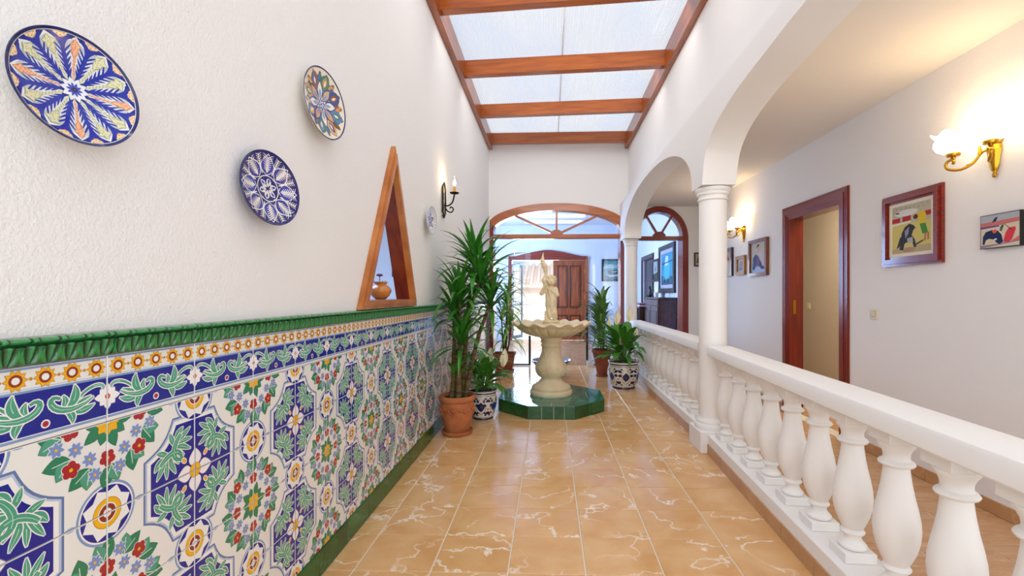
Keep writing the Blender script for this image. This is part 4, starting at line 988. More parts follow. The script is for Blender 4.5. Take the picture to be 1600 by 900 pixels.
# ---- statue (signed distance figure turned into one surface)
def surface(dist, lo, hi, h):
    n = [int(math.ceil((hi[i]-lo[i])/h))+1 for i in range(3)]
    X, Y, Z = np.meshgrid(*[lo[i]+h*np.arange(n[i]) for i in range(3)], indexing='ij'); D = dist(X, Y, Z)
    I = D < 0; c = sum(I[i:n[0]-1+i, j:n[1]-1+j, k:n[2]-1+k].astype(int) for i in (0, 1) for j in (0, 1) for k in (0, 1))
    cells = (c > 0) & (c < 8); idx = -np.ones(cells.shape, int); ci = np.argwhere(cells); idx[cells] = np.arange(len(ci))
    acc = np.zeros((len(ci), 3)); cnt = np.zeros(len(ci))
    for ax in range(3):
        for a in (0, 1):
            for b_ in (0, 1):
                o = [0, 0, 0]; oth = [q for q in range(3) if q != ax]; o[oth[0]] = a; o[oth[1]] = b_; e = list(o); e[ax] = 1
                d0 = D[ci[:, 0]+o[0], ci[:, 1]+o[1], ci[:, 2]+o[2]]; d1 = D[ci[:, 0]+e[0], ci[:, 1]+e[1], ci[:, 2]+e[2]]
                m = (d0 < 0) != (d1 < 0); t_ = np.where(m, d0/np.where(m, d0-d1, 1), 0); p = ci+np.array(o); p = p.astype(float); p[:, ax] += t_
                acc[m] += p[m]; cnt[m] += 1
    V = acc/cnt[:, None]*h+np.array(lo); F = []
    for ax in range(3):
        sl = [slice(0, None)]*3; s2 = list(sl); s1 = list(sl); s1[ax] = slice(0, -1); s2[ax] = slice(1, None)
        ch = I[tuple(s1)] != I[tuple(s2)]; u, v_ = [(1, 2), (2, 0), (0, 1)][ax]
        for e in np.argwhere(ch):
            if e[u] == 0 or e[v_] == 0 or e[u] >= n[u]-1 or e[v_] >= n[v_]-1: continue
            q = []
            for (a, b_) in ((0, 0), (1, 0), (1, 1), (0, 1)):
                w_ = e.copy(); w_[u] -= 1-a; w_[v_] -= 1-b_; q.append(idx[tuple(w_)])
            if not I[tuple(e)]: q = q[::-1]
            F.append([int(x) for x in q])
    return V, F
def capsule(X, Y, Z, a, b, r0, r1):
    a, b = np.array(a), np.array(b); d = b-a; L = (d*d).sum(); t_ = np.clip(((X-a[0])*d[0]+(Y-a[1])*d[1]+(Z-a[2])*d[2])/L, 0, 1)
    return np.sqrt((X-a[0]-t_*d[0])**2+(Y-a[1]-t_*d[1])**2+(Z-a[2]-t_*d[2])**2)-(r0+(r1-r0)*t_)
def ellip(X, Y, Z, c, r): k = np.sqrt(((X-c[0])/r[0])**2+((Y-c[1])/r[1])**2+((Z-c[2])/r[2])**2); return (k-1)*min(r)
def smin(a, b, k): h_ = np.clip(.5+.5*(b-a)/k, 0, 1); return b+(a-b)*h_-k*h_*(1-h_)
def statue(X, Y, Z):
    # -Y faces the viewer; a child standing on a round base, one leg forward, both arms up to its right shoulder
    D = ellip(X, Y, Z, (0, 0, .275), (.052, .042, .070))                          # chest
    D = smin(D, ellip(X, Y, Z, (.002, -.010, .215), (.050, .044, .052)), .03)     # belly
    D = smin(D, ellip(X, Y, Z, (.002, .006, .172), (.052, .044, .040)), .025)     # hips
    D = smin(D, capsule(X, Y, Z, (.022, 0, .16), (.036, -.020, .095), .030, .021), .014)
    D = smin(D, capsule(X, Y, Z, (.036, -.020, .095), (.030, .004, .035), .021, .013), .008)
    D = smin(D, capsule(X, Y, Z, (.030, .004, .032), (.040, -.036, .030), .013, .010), .008)
    D = smin(D, capsule(X, Y, Z, (-.022, 0, .16), (-.020, -.010, .09), .030, .021), .014)
    D = smin(D, capsule(X, Y, Z, (-.020, -.010, .09), (-.026, .0, .035), .021, .013), .008)
    D = smin(D, capsule(X, Y, Z, (-.026, .0, .032), (-.030, -.040, .030), .013, .010), .008)
    D = smin(D, capsule(X, Y, Z, (0, .002, .32), (0, 0, .36), .022, .020), .015)  # neck
    D = smin(D, ellip(X, Y, Z, (.002, -.006, .395), (.043, .045, .047)), .008)    # head
    D = smin(D, ellip(X, Y, Z, (.002, -.030, .380), (.033, .022, .024)), .010)    # cheeks
    D = smin(D, capsule(X, Y, Z, (.002, -.050, .397), (.002, -.057, .386), .0045, .007), .004)  # nose
    for s_ in (-1, 1):
        D = np.maximum(D, -(ellip(X, Y, Z, (.002+s_*.017, -.054, .399), (.010, .010, .006))))
        D = np.minimum(D, ellip(X, Y, Z, (.002+s_*.017, -.045, .399), (.0075, .0065, .005)))
        D = smin(D, ellip(X, Y, Z, (.002+s_*.044, 0, .388), (.008, .012, .015)), .004)
    D = np.maximum(D, -(ellip(X, Y, Z, (.002, -.056, .370), (.011, .008, .0028))))
    rr = np.random.RandomState(2)
    for k in range(46):                                                            # curls
        a, e = rr.uniform(0, 2*PI), rr.uniform(.05, 1.45); x, y, z = math.cos(a)*math.cos(e), math.sin(a)*math.cos(e), math.sin(e)
        if y < -.55 and z < .45: continue
        D = smin(D, ellip(X, Y, Z, (.002+x*.044, -.004+y*.046, .400+z*.045), (.013, .013, .012)), .005)
    # right arm (image left) raised and bent, left arm crossing the chest
    D = smin(D, capsule(X, Y, Z, (-.045, 0, .318), (-.088, -.018, .275), .022, .018), .014)
    D = smin(D, capsule(X, Y, Z, (-.088, -.018, .275), (-.062, -.036, .345), .018, .012), .008)
    D = smin(D, capsule(X, Y, Z, (.045, 0, .318), (.060, -.022, .262), .022, .018), .014)
    D = smin(D, capsule(X, Y, Z, (.060, -.022, .262), (-.008, -.052, .318), .018, .012), .008)
    for k in range(4):
        D = smin(D, capsule(X, Y, Z, (-.010, -.054, .324-.006*k), (-.034, -.056+.002*k, .334-.006*k), .0042, .0035), .003)
        D = smin(D, capsule(X, Y, Z, (-.062, -.040, .352-.002*k), (-.050+.004*k, -.052, .366-.006*k), .0042, .0035), .003)
    D = smin(D, capsule(X, Y, Z, (-.008, -.058, .312), (-.014, -.062, .326), .004, .0034), .003)
    # drapery falling from the shoulder to the base
    ang = 30*(X*1.0)+6*np.sin(Z*16)
    fold = .0065*np.sin(X*170+Z*24)
    D2 = capsule(X, Y, Z, (-.020, -.032, .300), (.020, -.040, .205), .020, .024)
    D2 = np.minimum(D2, capsule(X, Y, Z, (.020, -.038, .205), (-.010, -.020, .06), .022, .028))
    D2 = np.minimum(D2, capsule(X, Y, Z, (.0, .010, .17), (-.030, .012, .045), .040, .034))
    D2 = np.minimum(D2, capsule(X, Y, Z, (.030, -.020, .20), (.045, .010, .05), .014, .018))
    D = smin(D, D2+fold, .003)
    # shell horn held on the shoulder
    D = smin(D, capsule(X, Y, Z, (-.050, .006, .345), (-.048, .004, .455), .026, .013), .006)
    D = smin(D, ellip(X, Y, Z, (-.060, -.002, .400), (.030, .026, .032)), .006)
    D = smin(D, capsule(X, Y, Z, (-.046, .004, .45), (-.060, .0, .535), .010, .024), .008)
    D = smin(D, capsule(X, Y, Z, (-.062, .0, .535), (-.082, .0, .595), .024, .018)+.002*np.sin(Z*300), .006)
    D = smin(D, capsule(X, Y, Z, (-.080, .0, .590), (-.072, .0, .668), .017, .003), .006)
    D = smin(D, capsule(X, Y, Z, (-.070, .0, .565), (-.100, .0, .560), .012, .004), .006)
    base = np.maximum(np.sqrt(X**2+Y**2)-.080+.008*np.clip((Z-.012)/.01, 0, 1), np.maximum(Z-.026, -Z)); D = smin(D, base, .005)
    return D
st = thing('cherub_statue', 'cream stone cherub holding a tall shell horn, standing in the fountain basin', 'statue', (FX-.003, FY+.02, H0+BZ+.1555)); st.scale = (1.12, 1.12, 1.12)
V, F = surface(statue, (-.135, -.10, -.008), (.11, .10, .69), .0042)
b = MB(); b.add(V.tolist(), F); b.build('figure', STONE, st, 75)

# ---- pots
BW = '#ece4d4'; BD = '#1b2350'
def pot_art(R0, H, dark, accent):
    A = Art(); L = 2*PI*R0; rr = random.Random(5); n = 6
    for (y0, y1) in ((.03, .06), (.075, .085), (.86, .90), (.80, .815)): A.a([[(L*i/40, H*y0), (L*(i+1)/40, H*y0), (L*(i+1)/40, H*y1), (L*i/40, H*y1)] for i in range(40)], dark, 1)
    for k in range(n):
        x = L*(k+.5)/n; q = petal(x, H*.30, PI/2, 0, H*.30, H*.12, 8); A.a(grow(q, .004), dark, 2).a(q, accent if k % 2 else dark, 3)
        A.a(disc(x, H*.45, H*.07, 14), dark, 3).a(disc(x, H*.45, H*.035, 10), accent, 4)
        for s_ in (1, -1):
            for (dx, y, an, l, w_) in ((.16, .62, .5, .17, .045), (.20, .30, -.6, .18, .05), (.30, .50, .1, .16, .055), (.10, .72, .2, .12, .03), (.33, .20, .9, .12, .035), (.36, .70, -.9, .13, .04), (.12, .16, .2, .11, .03)):
                A.a(petal(x+s_*dx*H, y*H, (an if s_ > 0 else PI-an), 0, l*H, w_*H, 5), dark, 2)
            A.a(stroke(curve([(x, H*.2), (x+s_*H*.2, H*.25), (x+s_*H*.22, H*.55), (x+s_*H*.05, H*.72)], 8), .004), dark, 2)
            A.a(disc(x+s_*H*.27, H*.38, H*.022, 8), '#8a4a2a', 3); A.a(disc(x+s_*H*.08, H*.25, H*.018, 8), dark, 3)
    return A
def painted_pot(parent, R0, H, prof, accent='#2c4a9a', dark=BD):
    b = MB(); b.col = hx(BW); b.lathe(prof, 64, cap=False)
    body = b.build('pot', GLAZE, parent, 60)
    pts = [(r, z) for r, z in prof]
    k = max(range(len(pts)), key=lambda i: pts[i][1]); outp = pts[:k+1]
    def rad(z):
        for i in range(len(outp)-1):
            if outp[i][1] <= z <= outp[i+1][1] and outp[i+1][1] > outp[i][1]: q = (z-outp[i][1])/(outp[i+1][1]-outp[i][1]); return outp[i][0]+(outp[i+1][0]-outp[i][0])*q
        return outp[-1][0]
    b = MB(); A = pot_art(R0, H, dark, accent)
    A.lay(b, lambda x, y, h: ((rad(y)+h)*math.cos(x/R0), (rad(y)+h)*math.sin(x/R0), y), cell=H*.05, base=8e-4, lev=2e-4); b.build('painted_decoration', GLAZE, body, recalc=False)
    b = MB(); b.col = hx(dark)
    for (z, dz) in ((prof[-4][1] if False else outp[-1][1]-.004, .006), (.006, .010)):
        r = rad(z); b.lathe([(r+.0005, z-dz), (r+.003, z-dz*.4), (r+.003, z+dz*.4), (r-.001, z+dz)], 64, cap=False)
    b.build('rim_band', GLAZE, body, 60)
    return body
def soil(parent, r, z):
    b = MB(); b.lathe([(r, z-.01), (r, z), (r*.6, z+.006), (.001, z+.01)], 24, cap=False); return b.build('soil', SOIL, parent)
def bluepot_prof(R, H): return [(.001, 0), (R*.70, 0), (R*.73, H*.03), (R*.72, H*.07), (R*.80, H*.14), (R*.93, H*.34), (R*.99, H*.56), (R*.985, H*.74), (R*.92, H*.86), (R*.92, H*.90), (R*.99, H*.94), (R*1.0, H*.985), (R*.97, H), (R*.90, H*.99), (R*.86, H*.93), (R*.86, H*.80)]
# ---- leaves
def blade(L, W, droop, e0, fold=.25, seg=9, tip=1.0, base=.15, wave=0):
    """leaf mesh along +X rising at e0 and drooping; folded along the midrib"""
    x = z = 0; pts = []; a = e0
    for i in range(seg+1):
        pts.append((x, z, a)); x += L/seg*math.cos(a); z += L/seg*math.sin(a); a -= droop/seg*(.4+1.2*i/seg)
    b = MB(); vs = []
    for i, (x, z, a) in enumerate(pts):
        t_ = i/seg; w_ = W/2*max(.03, (base+(1-base)*min(1, t_/.35)**.8) if t_ < .35 else max(.03, (1-((t_-.35)/.65)**1.8)**tip))
        up_ = fold*w_; nx, nz = -math.sin(a), math.cos(a); wv = wave*math.sin(t_*9)*W*.1
        vs += [(x+nx*(up_+wv), w_, z+nz*(up_+wv)), (x, 0, z), (x+nx*(up_-wv), -w_, z+nz*(up_-wv))]
    F = []
    for i in range(seg):
        o = i*3; F += [(o, o+3, o+4, o+1), (o+1, o+4, o+5, o+2)]
    b.add(vs, F); return b
def leafset(name, m, specs): return [blade(*s[:4], **s[4]).mesh(name, m, 80) for s in specs]
# tall dracaena: terracotta pot, canes, rosettes of long leaves
t = thing('tall_potted_dracaena', 'tall spiky plant on bare canes in a terracotta pot beside the tiled wall', 'plant', (-.79, 3.92, 0))
pot = MB().lathe([(.001, .018), (.098, .018), (.104, .03), (.118, .10), (.136, .19), (.142, .235), (.140, .268), (.136, .276), (.150, .284), (.156, .300), (.156, .322), (.150, .330), (.138, .330), (.132, .30), (.128, .26)], 48, cap=False).build('pot', TERRA, t, 50)
MB().lathe([(.001, 0), (.110, 0), (.128, .008), (.134, .032), (.128, .034), (.118, .016), (.001, .014)], 48, cap=False).build('saucer', TERRA, t, 50)
b = MB()
for k in range(7):    # relief garland
    a0 = k*2*PI/7
    b.tube([((.141+.004*math.sin(i*1.2))*math.cos(a0+i*.11), (.141+.004*math.sin(i*1.2))*math.sin(a0+i*.11), .20+.028*math.sin(PI*i/8)+.012*math.sin(i*2)) for i in range(9)], .008, 6)
    b.tube([(.130*math.cos(a0+.1), .130*math.sin(a0+.1), .16), (.142*math.cos(a0+.2), .142*math.sin(a0+.2), .19), (.142*math.cos(a0+.3), .142*math.sin(a0+.3), .22)], [.004, .009, .004], 6)
b.build('relief', TERRA, pot, 60); soil(t, .134, .30)
R = random.Random(21)
heads = [(.20, .00, 1.30, 44, 1.12), (.04, -.08, 1.14, 40, 1.08), (.28, .08, 1.10, 36, 1.0), (-.03, .04, 1.02, 34, 1.0), (.13, .10, 1.46, 38, 1.05), (.06, -.12, .80, 34, .95)]
LV = leafset('leaf', LEAFD, [(.40, .042, .8, .2, {}), (.46, .045, 1.3, .25, {}), (.36, .040, .5, .1, {}), (.46, .036, 1.9, .35, {})]); CANES = [(-.05, .0), (.02, -.05), (.06, .04), (-.04, .05), (.03, .06), (.0, .0)]
for (hx_, hy, hz, n, sc), (cx, cy) in zip(heads, CANES):
    MB().tube([(cx, cy, .29), (cx*1.1+(hx_-cx)*.2, cy+(hy-cy)*.2, .29+(hz-.29)*.35), (cx+(hx_-cx)*.55, cy+(hy-cy)*.6, .29+(hz-.29)*.7), (hx_, hy, hz+.03)], [.024, .021, .017, .012], 10).build('cane', CANE, t, 60)
    for i in range(n):
        q = i/n; el = 1.40-1.55*(1-q)**1.2+R.uniform(-.10, .10); az = i*2.399+R.uniform(-.2, .2)
        reach = (hx_+.165)/max(.05, -math.cos(az)*math.cos(el)) if math.cos(az) < 0 else 9   # leaves bend short of the wall
        s2 = sc*R.uniform(.85, 1.1)
        swing(link('leaf', LV[R.randrange(4)], t, (hx_, hy, hz+.09*q-.07), (0, -el+.2, az), s2), -.93)
LVd = leafset('leaf', LEAFM, [(.30, .040, 1.2, .9, {}), (.26, .038, 2.2, 1.1, {})])
for i in range(14):   # short drooping shoots low on the canes
    a = i*2.4; o = link('leaf', LVd[i % 2], t, (.01+.04*math.cos(a), -.04+.04*math.sin(a), .50+.02*(i % 4)), (0, .1*(i % 3), a if math.cos(a) > -.3 else a+1.6), .9); fitx(o, -.925)
# peace lilies
def lily(label, loc, R0, H, n, flowers, sc, group=None, seed=1, lim=None):
    t = thing('potted_peace_lily', label, 'plant', loc); pr = bluepot_prof(R0, H); painted_pot(t, R0, H, pr); soil(t, R0*.86, H*.93); R = random.Random(seed)
    LL = leafset('leaf', LEAFM, [(.26, .082, 1.1, 1.05, dict(tip=1.1, base=.12, seg=10, wave=.5)), (.30, .092, 1.5, 1.15, dict(tip=1.1, base=.12, seg=10)), (.22, .075, .8, 1.0, dict(tip=1.2, base=.12, seg=10)), (.28, .07, 1.9, 1.2, dict(tip=1.2, base=.12, seg=10, wave=.4))])
    for i in range(n):
        az = i*2.399+R.uniform(-.3, .3); q = i/n; r = R0*.25*R.random(); h0 = H*.93
        sl = (.05+.18*q)*sc; lean = .25+.55*(1-q)
        p0 = Vector((r*math.cos(az), r*math.sin(az), h0)); p1 = p0+Vector((math.cos(az)*sl*lean, math.sin(az)*sl*lean, sl))
        rot = (0, (.95-q*1.15)+R.uniform(-.15, .15), az); s_ = sc*R.uniform(.85, 1.15)*(.62 if lim and lim(az) else 1)
        o = fitx(link('leaf', LL[R.randrange(4)], t, p1, rot, s_), -.93, 1.16)
        MB().tube([p0, (p0+p1)/2+Vector((0, 0, .01)), p1], [.0035, .003, .003], 5, cap=False).build('leaf_stalk', STEM, t)
    for (fx, fy, fz, az, fs) in flowers:
        fl = link('flower', MB().tube([(0, 0, -(fz-H*.95)), (fx*-.2, fy*-.2, -(fz-H*.95)*.5), (0, 0, 0)], .0035, 6).mesh('flower', STEM, 60), t, (fx, fy, fz))
        sp = MB(); n1 = 10; vs = []
        for i in range(n1+1):
            q = i/n1; w_ = .036*fs*math.sin(PI*min(.985, q*.93+.04))**.8*(1-.25*q); zz = .13*fs*q
            for j in range(7):
                a = (j-3)/3*1.15; vs.append((w_*math.sin(a), .022*fs-w_*.9*math.cos(a)*.0+.020*fs*(1-math.cos(a))*-1+.01*q, zz))
        sp.add(vs, [(i*7+j, i*7+j+1, i*7+7+j+1, i*7+7+j) for i in range(n1) for j in range(6)])
        o = sp.build('spathe', SPATHE, fl, 80, recalc=False); o.rotation_euler = (.1, .12, az)
        o = MB().tube([(0, -.006, .004), (0, -.008, .035*fs), (0, -.008, .062*fs)], [.005*fs, .007*fs, .003*fs], 8).build('spadix', SPADIX, fl, 60); o.rotation_euler = (0, 0, az)
    return t
lily('two-bloom peace lily in a blue and white pot behind the terracotta pot', (-.645, 4.43, 0), .135, .28, 48, [(.06, -.06, .50, -.3, 1.35), (.20, -.04, .49, .3, 1.35)], .92, seed=4)
lily('peace lily in a dark patterned white pot, right of the fountain', (.945, 5.93, 0), .197, .345, 64, [(-.10, -.08, .80, .1, 1.5), (.06, -.05, .84, -.2, 1.5), (-.19, -.05, .76, .5, 1.1), (.15, -.04, .64, .4, 1.0)], 1.30, seed=8, lim=lambda a: math.cos(a) > .5)
# palm-like plant in a square terracotta pot by the arch
t = thing('potted_palm', 'fine-leaved green plant in a square terracotta pot, left of the arched opening', 'plant', (-.70, 7.14, 0))
b = MB(); 
def sqring(w_, z): return [(-w_, -w_, z), (w_, -w_, z), (w_, w_, z), (-w_, w_, z)]
lv = [(.115, .02), (.150, .245), (.162, .247), (.165, .285), (.150, .287), (.145, .25)]
vs = []
for w_, z in lv: vs += sqring(w_, z)
b.add(vs, [(3, 2, 1, 0)]+[(k*4+i, k*4+(i+1) % 4, k*4+4+(i+1) % 4, k*4+4+i) for k in range(len(lv)-1) for i in range(4)]); b.build('pot', TERRA2, t)
b = MB(); b.bbox((-.14, -.14, 0), (.14, .14, .022), .006); b.build('saucer', TERRA2, t); MB().box((-.144, -.144, .24), (.144, .144, .255)).build('soil', SOIL, t)
R = random.Random(5); LP = leafset('leaf', LEAFP, [(.36, .034, 1.3, .5, {}), (.44, .036, 1.9, .6, {}), (.30, .030, .8, .3, {})])
for (hx_, hy, hz, n) in ((.03, 0, 1.05, 46), (-.05, .03, .80, 36), (.10, -.04, .72, 34), (.0, -.06, .52, 28), (.05, .05, 1.25, 30)):
    MB().tube([(hx_*.3, hy*.3, .25), (hx_*.7, hy*.8, hz*.6), (hx_, hy, hz)], [.016, .013, .009], 8).build('cane', CANE, t, 60)
    for i in range(n):
        q = i/n; el = 1.3-1.8*(1-q)**1.1+R.uniform(-.15, .15); az = i*2.399+R.uniform(-.3, .3)
        link('leaf', LP[R.randrange(3)], t, (hx_, hy, hz-.05+.05*q), (0, -el+.3, az), R.uniform(.9, 1.25)*(.5 if math.cos(az) < -.5 else 1)*(.5 if math.sin(az) > .6 else 1))
# fern and dragon plant in a tall brown pot
t = thing('potted_fern', 'bushy arching fern-like plant in a tall brown pot, behind the right peace lily', 'plant', (.76, 6.75, 0))
MB().lathe([(.001, 0), (.085, 0), (.090, .02), (.075, .03), (.082, .10), (.118, .26), (.138, .345), (.148, .35), (.150, .385), (.142, .39), (.132, .36), (.12, .30)], 40, cap=False).build('pot', TERRA2, t, 50); soil(t, .13, .355)
R = random.Random(9); LF = leafset('leaf', LEAFF, [(.46, .042, 2.1, 1.1, {}), (.38, .038, 1.6, .9, {}), (.52, .044, 2.6, 1.25, {})]); LD = leafset('leaf', LEAFD, [(.40, .034, .8, .4, {}), (.34, .030, 1.3, .4, {})])
for i in range(130):
    az = i*2.399+R.uniform(-.3, .3); q = i/130; link('leaf', LF[R.randrange(3)], t, (.03*math.cos(az), .03*math.sin(az), .36+.62*q), (0, .45-.9*q, az), R.uniform(.8, 1.35)*(.45 if math.cos(az) > .4 else 1))
MB().tube([(.02, .02, .35), (.04, .03, .7), (.05, .04, .95)], [.012, .011, .009], 8).build('cane', CANE, t, 60)
for i in range(34): q = i/34; az = i*2.399; link('leaf', LD[i % 2], t, (.05, .04, .86+.08*q), (0, -(1.3-1.6*(1-q))+.3, az), R.uniform(.6, .85)*(.6 if math.cos(az) > .6 else 1))
# dark planter behind the fountain
t = thing('dark_planter', 'dark blue glazed planter on the floor behind the fountain pedestal', 'planter', (.02, 6.62, 0))
MB().lathe([(.001, 0), (.14, 0), (.15, .02), (.20, .12), (.245, .20), (.285, .235), (.29, .25), (.28, .252), (.24, .22), (.18, .14), (.001, .12)], 48, cap=False).build('bowl', mat('dark_blue_glaze', '#141a30', .2, coat=.5), t, 60)
MB().lathe([(.001, .12), (.20, .175), (.2, .18), (.001, .185)], 24, cap=False).build('soil', SOIL, t)

# ---- fixed glass leaves in the arch
def glass_leaf(label, x0, x1, bx, bh):
    t = thing('glass_door_panel', label, 'glass door', ((x0+x1)/2, 7.70, 0)); w_ = (x1-x0)/2; cx = (x0+x1)/2
    MB().box((-w_, 0, .03), (w_, .008, 2.05)).build('pane', GLASS, t); MB().box((-w_, -.008, .004), (w_, .016, .032)).build('bottom_rail', DARKW, t)
    MB().box((bx-cx-.018, -.010, .03), (bx-cx+.018, .018, bh)).build('edge_strip', BLACK, t)
glass_leaf('frameless glass panel in the left of the arched opening, behind the palm', -.90, -.32, -.335, .50)
glass_leaf('frameless glass panel in the right of the arched opening, behind the fern', .60, 1.16, .62, .95)
t = thing('door_stop', 'small white wedge at the foot of the right glass panel', 'door stop', (.66, 7.62, 0))
MB().prism([[(-.05, 0), (.10, 0), (.02, .07), (-.05, .10)]], -.03, .03, lambda a, b, c: (a, c, b)).build('wedge', WHITE, t)

# ---- entrance door (right leaf closed, left open)
d = sempty('door_2', (-.05, 12.05, 0))
def dbox(n, a, b, m, p=None): return MB().bbox((a[0]+.05, a[1]-12.05, a[2]), (b[0]+.05, b[1]-12.05, b[2]), .006).build(n, m, p or d)
dbox('jamb', (-1.08, 11.98, 0), (-.985, 12.16, 2.09), MAHO); dbox('jamb', (.90, 11.98, 0), (.99, 12.16, 2.19), DOORW)
dbox('lintel', (-1.08, 11.97, 2.09), (.99, 12.16, 2.19), MAHOH)
MB().prism([[(-.90, 2.19), (.85, 2.19), (.62, 2.235), (.35, 2.30), (.05, 2.35), (-.05, 2.352), (-.15, 2.35), (-.45, 2.30), (-.72, 2.235)]], -.07, .0, lambda a, b, c: (a+.05, c, b)).build('pediment', MAHOH, d)
lf = dbox('door_leaf', (.09, 12.03, .01), (.90, 12.08, 2.08), DOORW)
for (x0, x1, z0, z1) in ((.20, .46, .85, 1.95), (.52, .80, .85, 1.95), (.20, .46, .12, .66), (.52, .80, .12, .66)):
    b = MB()
    X0, X1 = x0+.05, x1+.05
    for i, (e, y) in enumerate(((0, -.024), (.018, -.034), (.03, -.026))): pass
    for a_, c_ in (((X0, z0), (X0+.02, z1)), ((X1-.02, z0), (X1, z1)), ((X0, z0), (X1, z0+.02)), ((X0, z1-.02), (X1, z1))): b.box((a_[0], -.040, a_[1]), (c_[0], -.015, c_[1]))
    b.build('moulding', DARKW, lf); MB().bbox((X0+.04, -.034, z0+.04), (X1-.04, -.015, z1-.04), .008).build('raised_panel', DOORW, lf)
MB().tube([(.20, -.03, .80), (.20, -.07, .83), (.20, -.075, .95), (.20, -.03, .98)], .010).build('pull_handle', IRON, lf, 60)
for z in (.4, 1.1, 1.75): MB().tube([(.955, -.03, z), (.955, -.03, z+.10)], .010).build('hinge', BRASS, lf, 60)
# open white screen leaf
g = thing('screen_door', 'white framed glass screen door standing open at the left of the entrance', 'door', (-.98, 12.20, 0), (0, 0, math.radians(62)))
SFR = mat('grey_blue_metal', '#5a7a90', .4)
for nm, a, b_ in (('stile', (0, 0, .02), (.04, .03, 2.0)), ('stile', (.46, 0, .02), (.50, .03, 2.0)), ('cross_rail', (.04, 0, .02), (.46, .03, .10)), ('cross_rail', (.04, 0, 1.92), (.46, .03, 2.0)), ('cross_rail', (.04, 0, .9), (.46, .03, .96))): MB().box(a, b_).build(nm, SFR, g)
MB().box((.04, .012, .10), (.46, .018, 1.92)).build('pane', GLASS, g)

# ---- painting and furniture in the entrance hall
A = Art(); A.a([(0, .55), (1, .6), (1, 1), (0, 1)], '#2e8a94', 1).a([(0, .66), (.3, .80), (.5, .74), (.8, .86), (1, .76), (1, .62), (0, .58)], '#7fa8b0', 2)
A.a([(.12, .30), (.3, .22), (.7, .24), (.98, .36), (.9, .20), (.3, .14)], '#c8ccc8', 3).a([(.2, .44), (.6, .52), (.95, .46), (.8, .32), (.3, .30)], '#1c2c38', 3).a([(.3, .40), (.7, .46), (.6, .38)], '#a8b4b4', 4).a([(0, 0), (1, 0), (1, .16), (0, .22)], '#1f6a74', 2)
t = thing('framed_painting', 'dark framed teal painting of boats on the far hall wall, right of the entrance door', 'picture', mtx=on_far(1.66, 1.54, 12.048))
rect_frame(t, .62, .575, .045, .03, BLACK); canvas(t, .53, .485, .045, A, .012, bg='#2a7f8c')
A = Art(); A.a([(0, 0), (1, 0), (1, .25), (0, .3)], '#2a5a70', 1).a([(.2, .15), (.7, .2), (.75, .6), (.6, .9), (.35, .88), (.25, .5)], '#48b0c8', 2).a([(.3, .6), (.6, .62), (.6, .9), (.4, .92)], '#b8d4dc', 3).a([(.05, .66), (.95, .72), (.95, .75), (.05, .69)], '#1a2a50', 3).a([(.2, .08), (.3, .3), (.36, .08)], '#12202c', 4).a([(.5, .05), (.6, .25), (.66, .06)], '#12202c', 4).a([(.0, .85), (.35, .95), (0, 1)], '#6a90b8', 2)
for k in range(6): A.a([(.1, .5+.05*k), (.28, .51+.05*k), (.28, .52+.05*k), (.1, .51+.05*k)], '#20304c', 3)
t = thing('framed_poster', 'tall black framed turquoise poster on the hall side wall above the dark cabinet', 'picture', mtx=on_right(9.06, 1.22, 2.298))
rect_frame(t, 1.20, .94, .09, .04, BLACK); rect_frame_off(t, 1.02, .76, .07, .09, .02, mat('pale_mount', '#b8b4c0', .8)); canvas(t, .88, .62, .16, A, .014, bg='#3c8fb0')
A = Art(); A.a([(0, 0), (1, 0), (1, .4), (0, .3)], '#3a4a48', 1).a([(.2, .4), (.6, .5), (.5, .8)], '#6a7a80', 2)
t = thing('framed_picture', 'narrow brown framed landscape between the hall doorway and the large poster', 'picture', mtx=on_right(10.02, 1.47, 2.298)); rect_frame(t, .56, .48, .05, .03, wood('hall_frame', '#5a3018', '#3c1c0c')); canvas(t, .46, .38, .05, A, .012, bg='#9aa8b0')
dd = sempty('door_3', (2.3, 10.91, 0)); casing(dd, -.57, .57, 2.02, .10, DARKW, DARKW, 0); MB().bbox((.04, -.57, .01), (.08, .57, 2.03), .004).build('door_leaf', DARKW, dd)
MB().tube([(-.0, .48, 1.0), (-.05, .48, 1.0), (-.05, .38, 1.0)], .009).build('door_handle', BRASS, dd, 60)
c = thing('cabinet', 'dark red wood cabinet with two doors under the turquoise poster in the hall', 'cabinet', (2.13, 9.0, 0))
MB().bbox((-.16, -.62, .06), (.165, .62, 1.10), .006).build('body', wood('cabinet_red', '#4a1410', '#2c0a0a', .25, (8, 8, 1)), c); MB().bbox((-.18, -.64, 1.10), (.166, .64, 1.135), .006).build('top', DARKW, c)
for y in (-.58, .02):
    dr_ = MB().bbox((-.175, y, .12), (-.16, y+.56, .98), .005).build('door', wood('cabinet_red', '', ''), c); MB().bbox((-.182, y+.08, .22), (-.174, y+.48, .88), .004).build('panel', DARKW, dr_); MB().tube([(-.19, y+.27, .56), (-.175, y+.27, .56)], .012).build('knob', BRASS, dr_)
for y in (-.6, .54):
    for x in (-.15, .1): MB().box((x, y, 0), (x+.05, y+.06, .06)).build('foot', DARKW, c)
MB().bbox((-.184, -.62, .99), (-.15, -.01, 1.09), .004).build('drawer', DARKW, c)
s_ = thing('side_table', 'low dark shelf unit beside the cabinet, holding stacks of magazines', 'shelf', (2.07, 10.35, 0))
MB().bbox((-.2, -.62, .90), (.22, .62, .935), .004).build('top', DARKW, s_)
for z in (.08, .48): MB().bbox((-.19, -.60, z), (.21, .60, z+.025), .003).build('shelf', DARKW, s_)
for y in (-.62, .59): MB().bbox((-.2, y, 0), (.22, y+.03, .90), .003).build('side_panel', DARKW, s_)
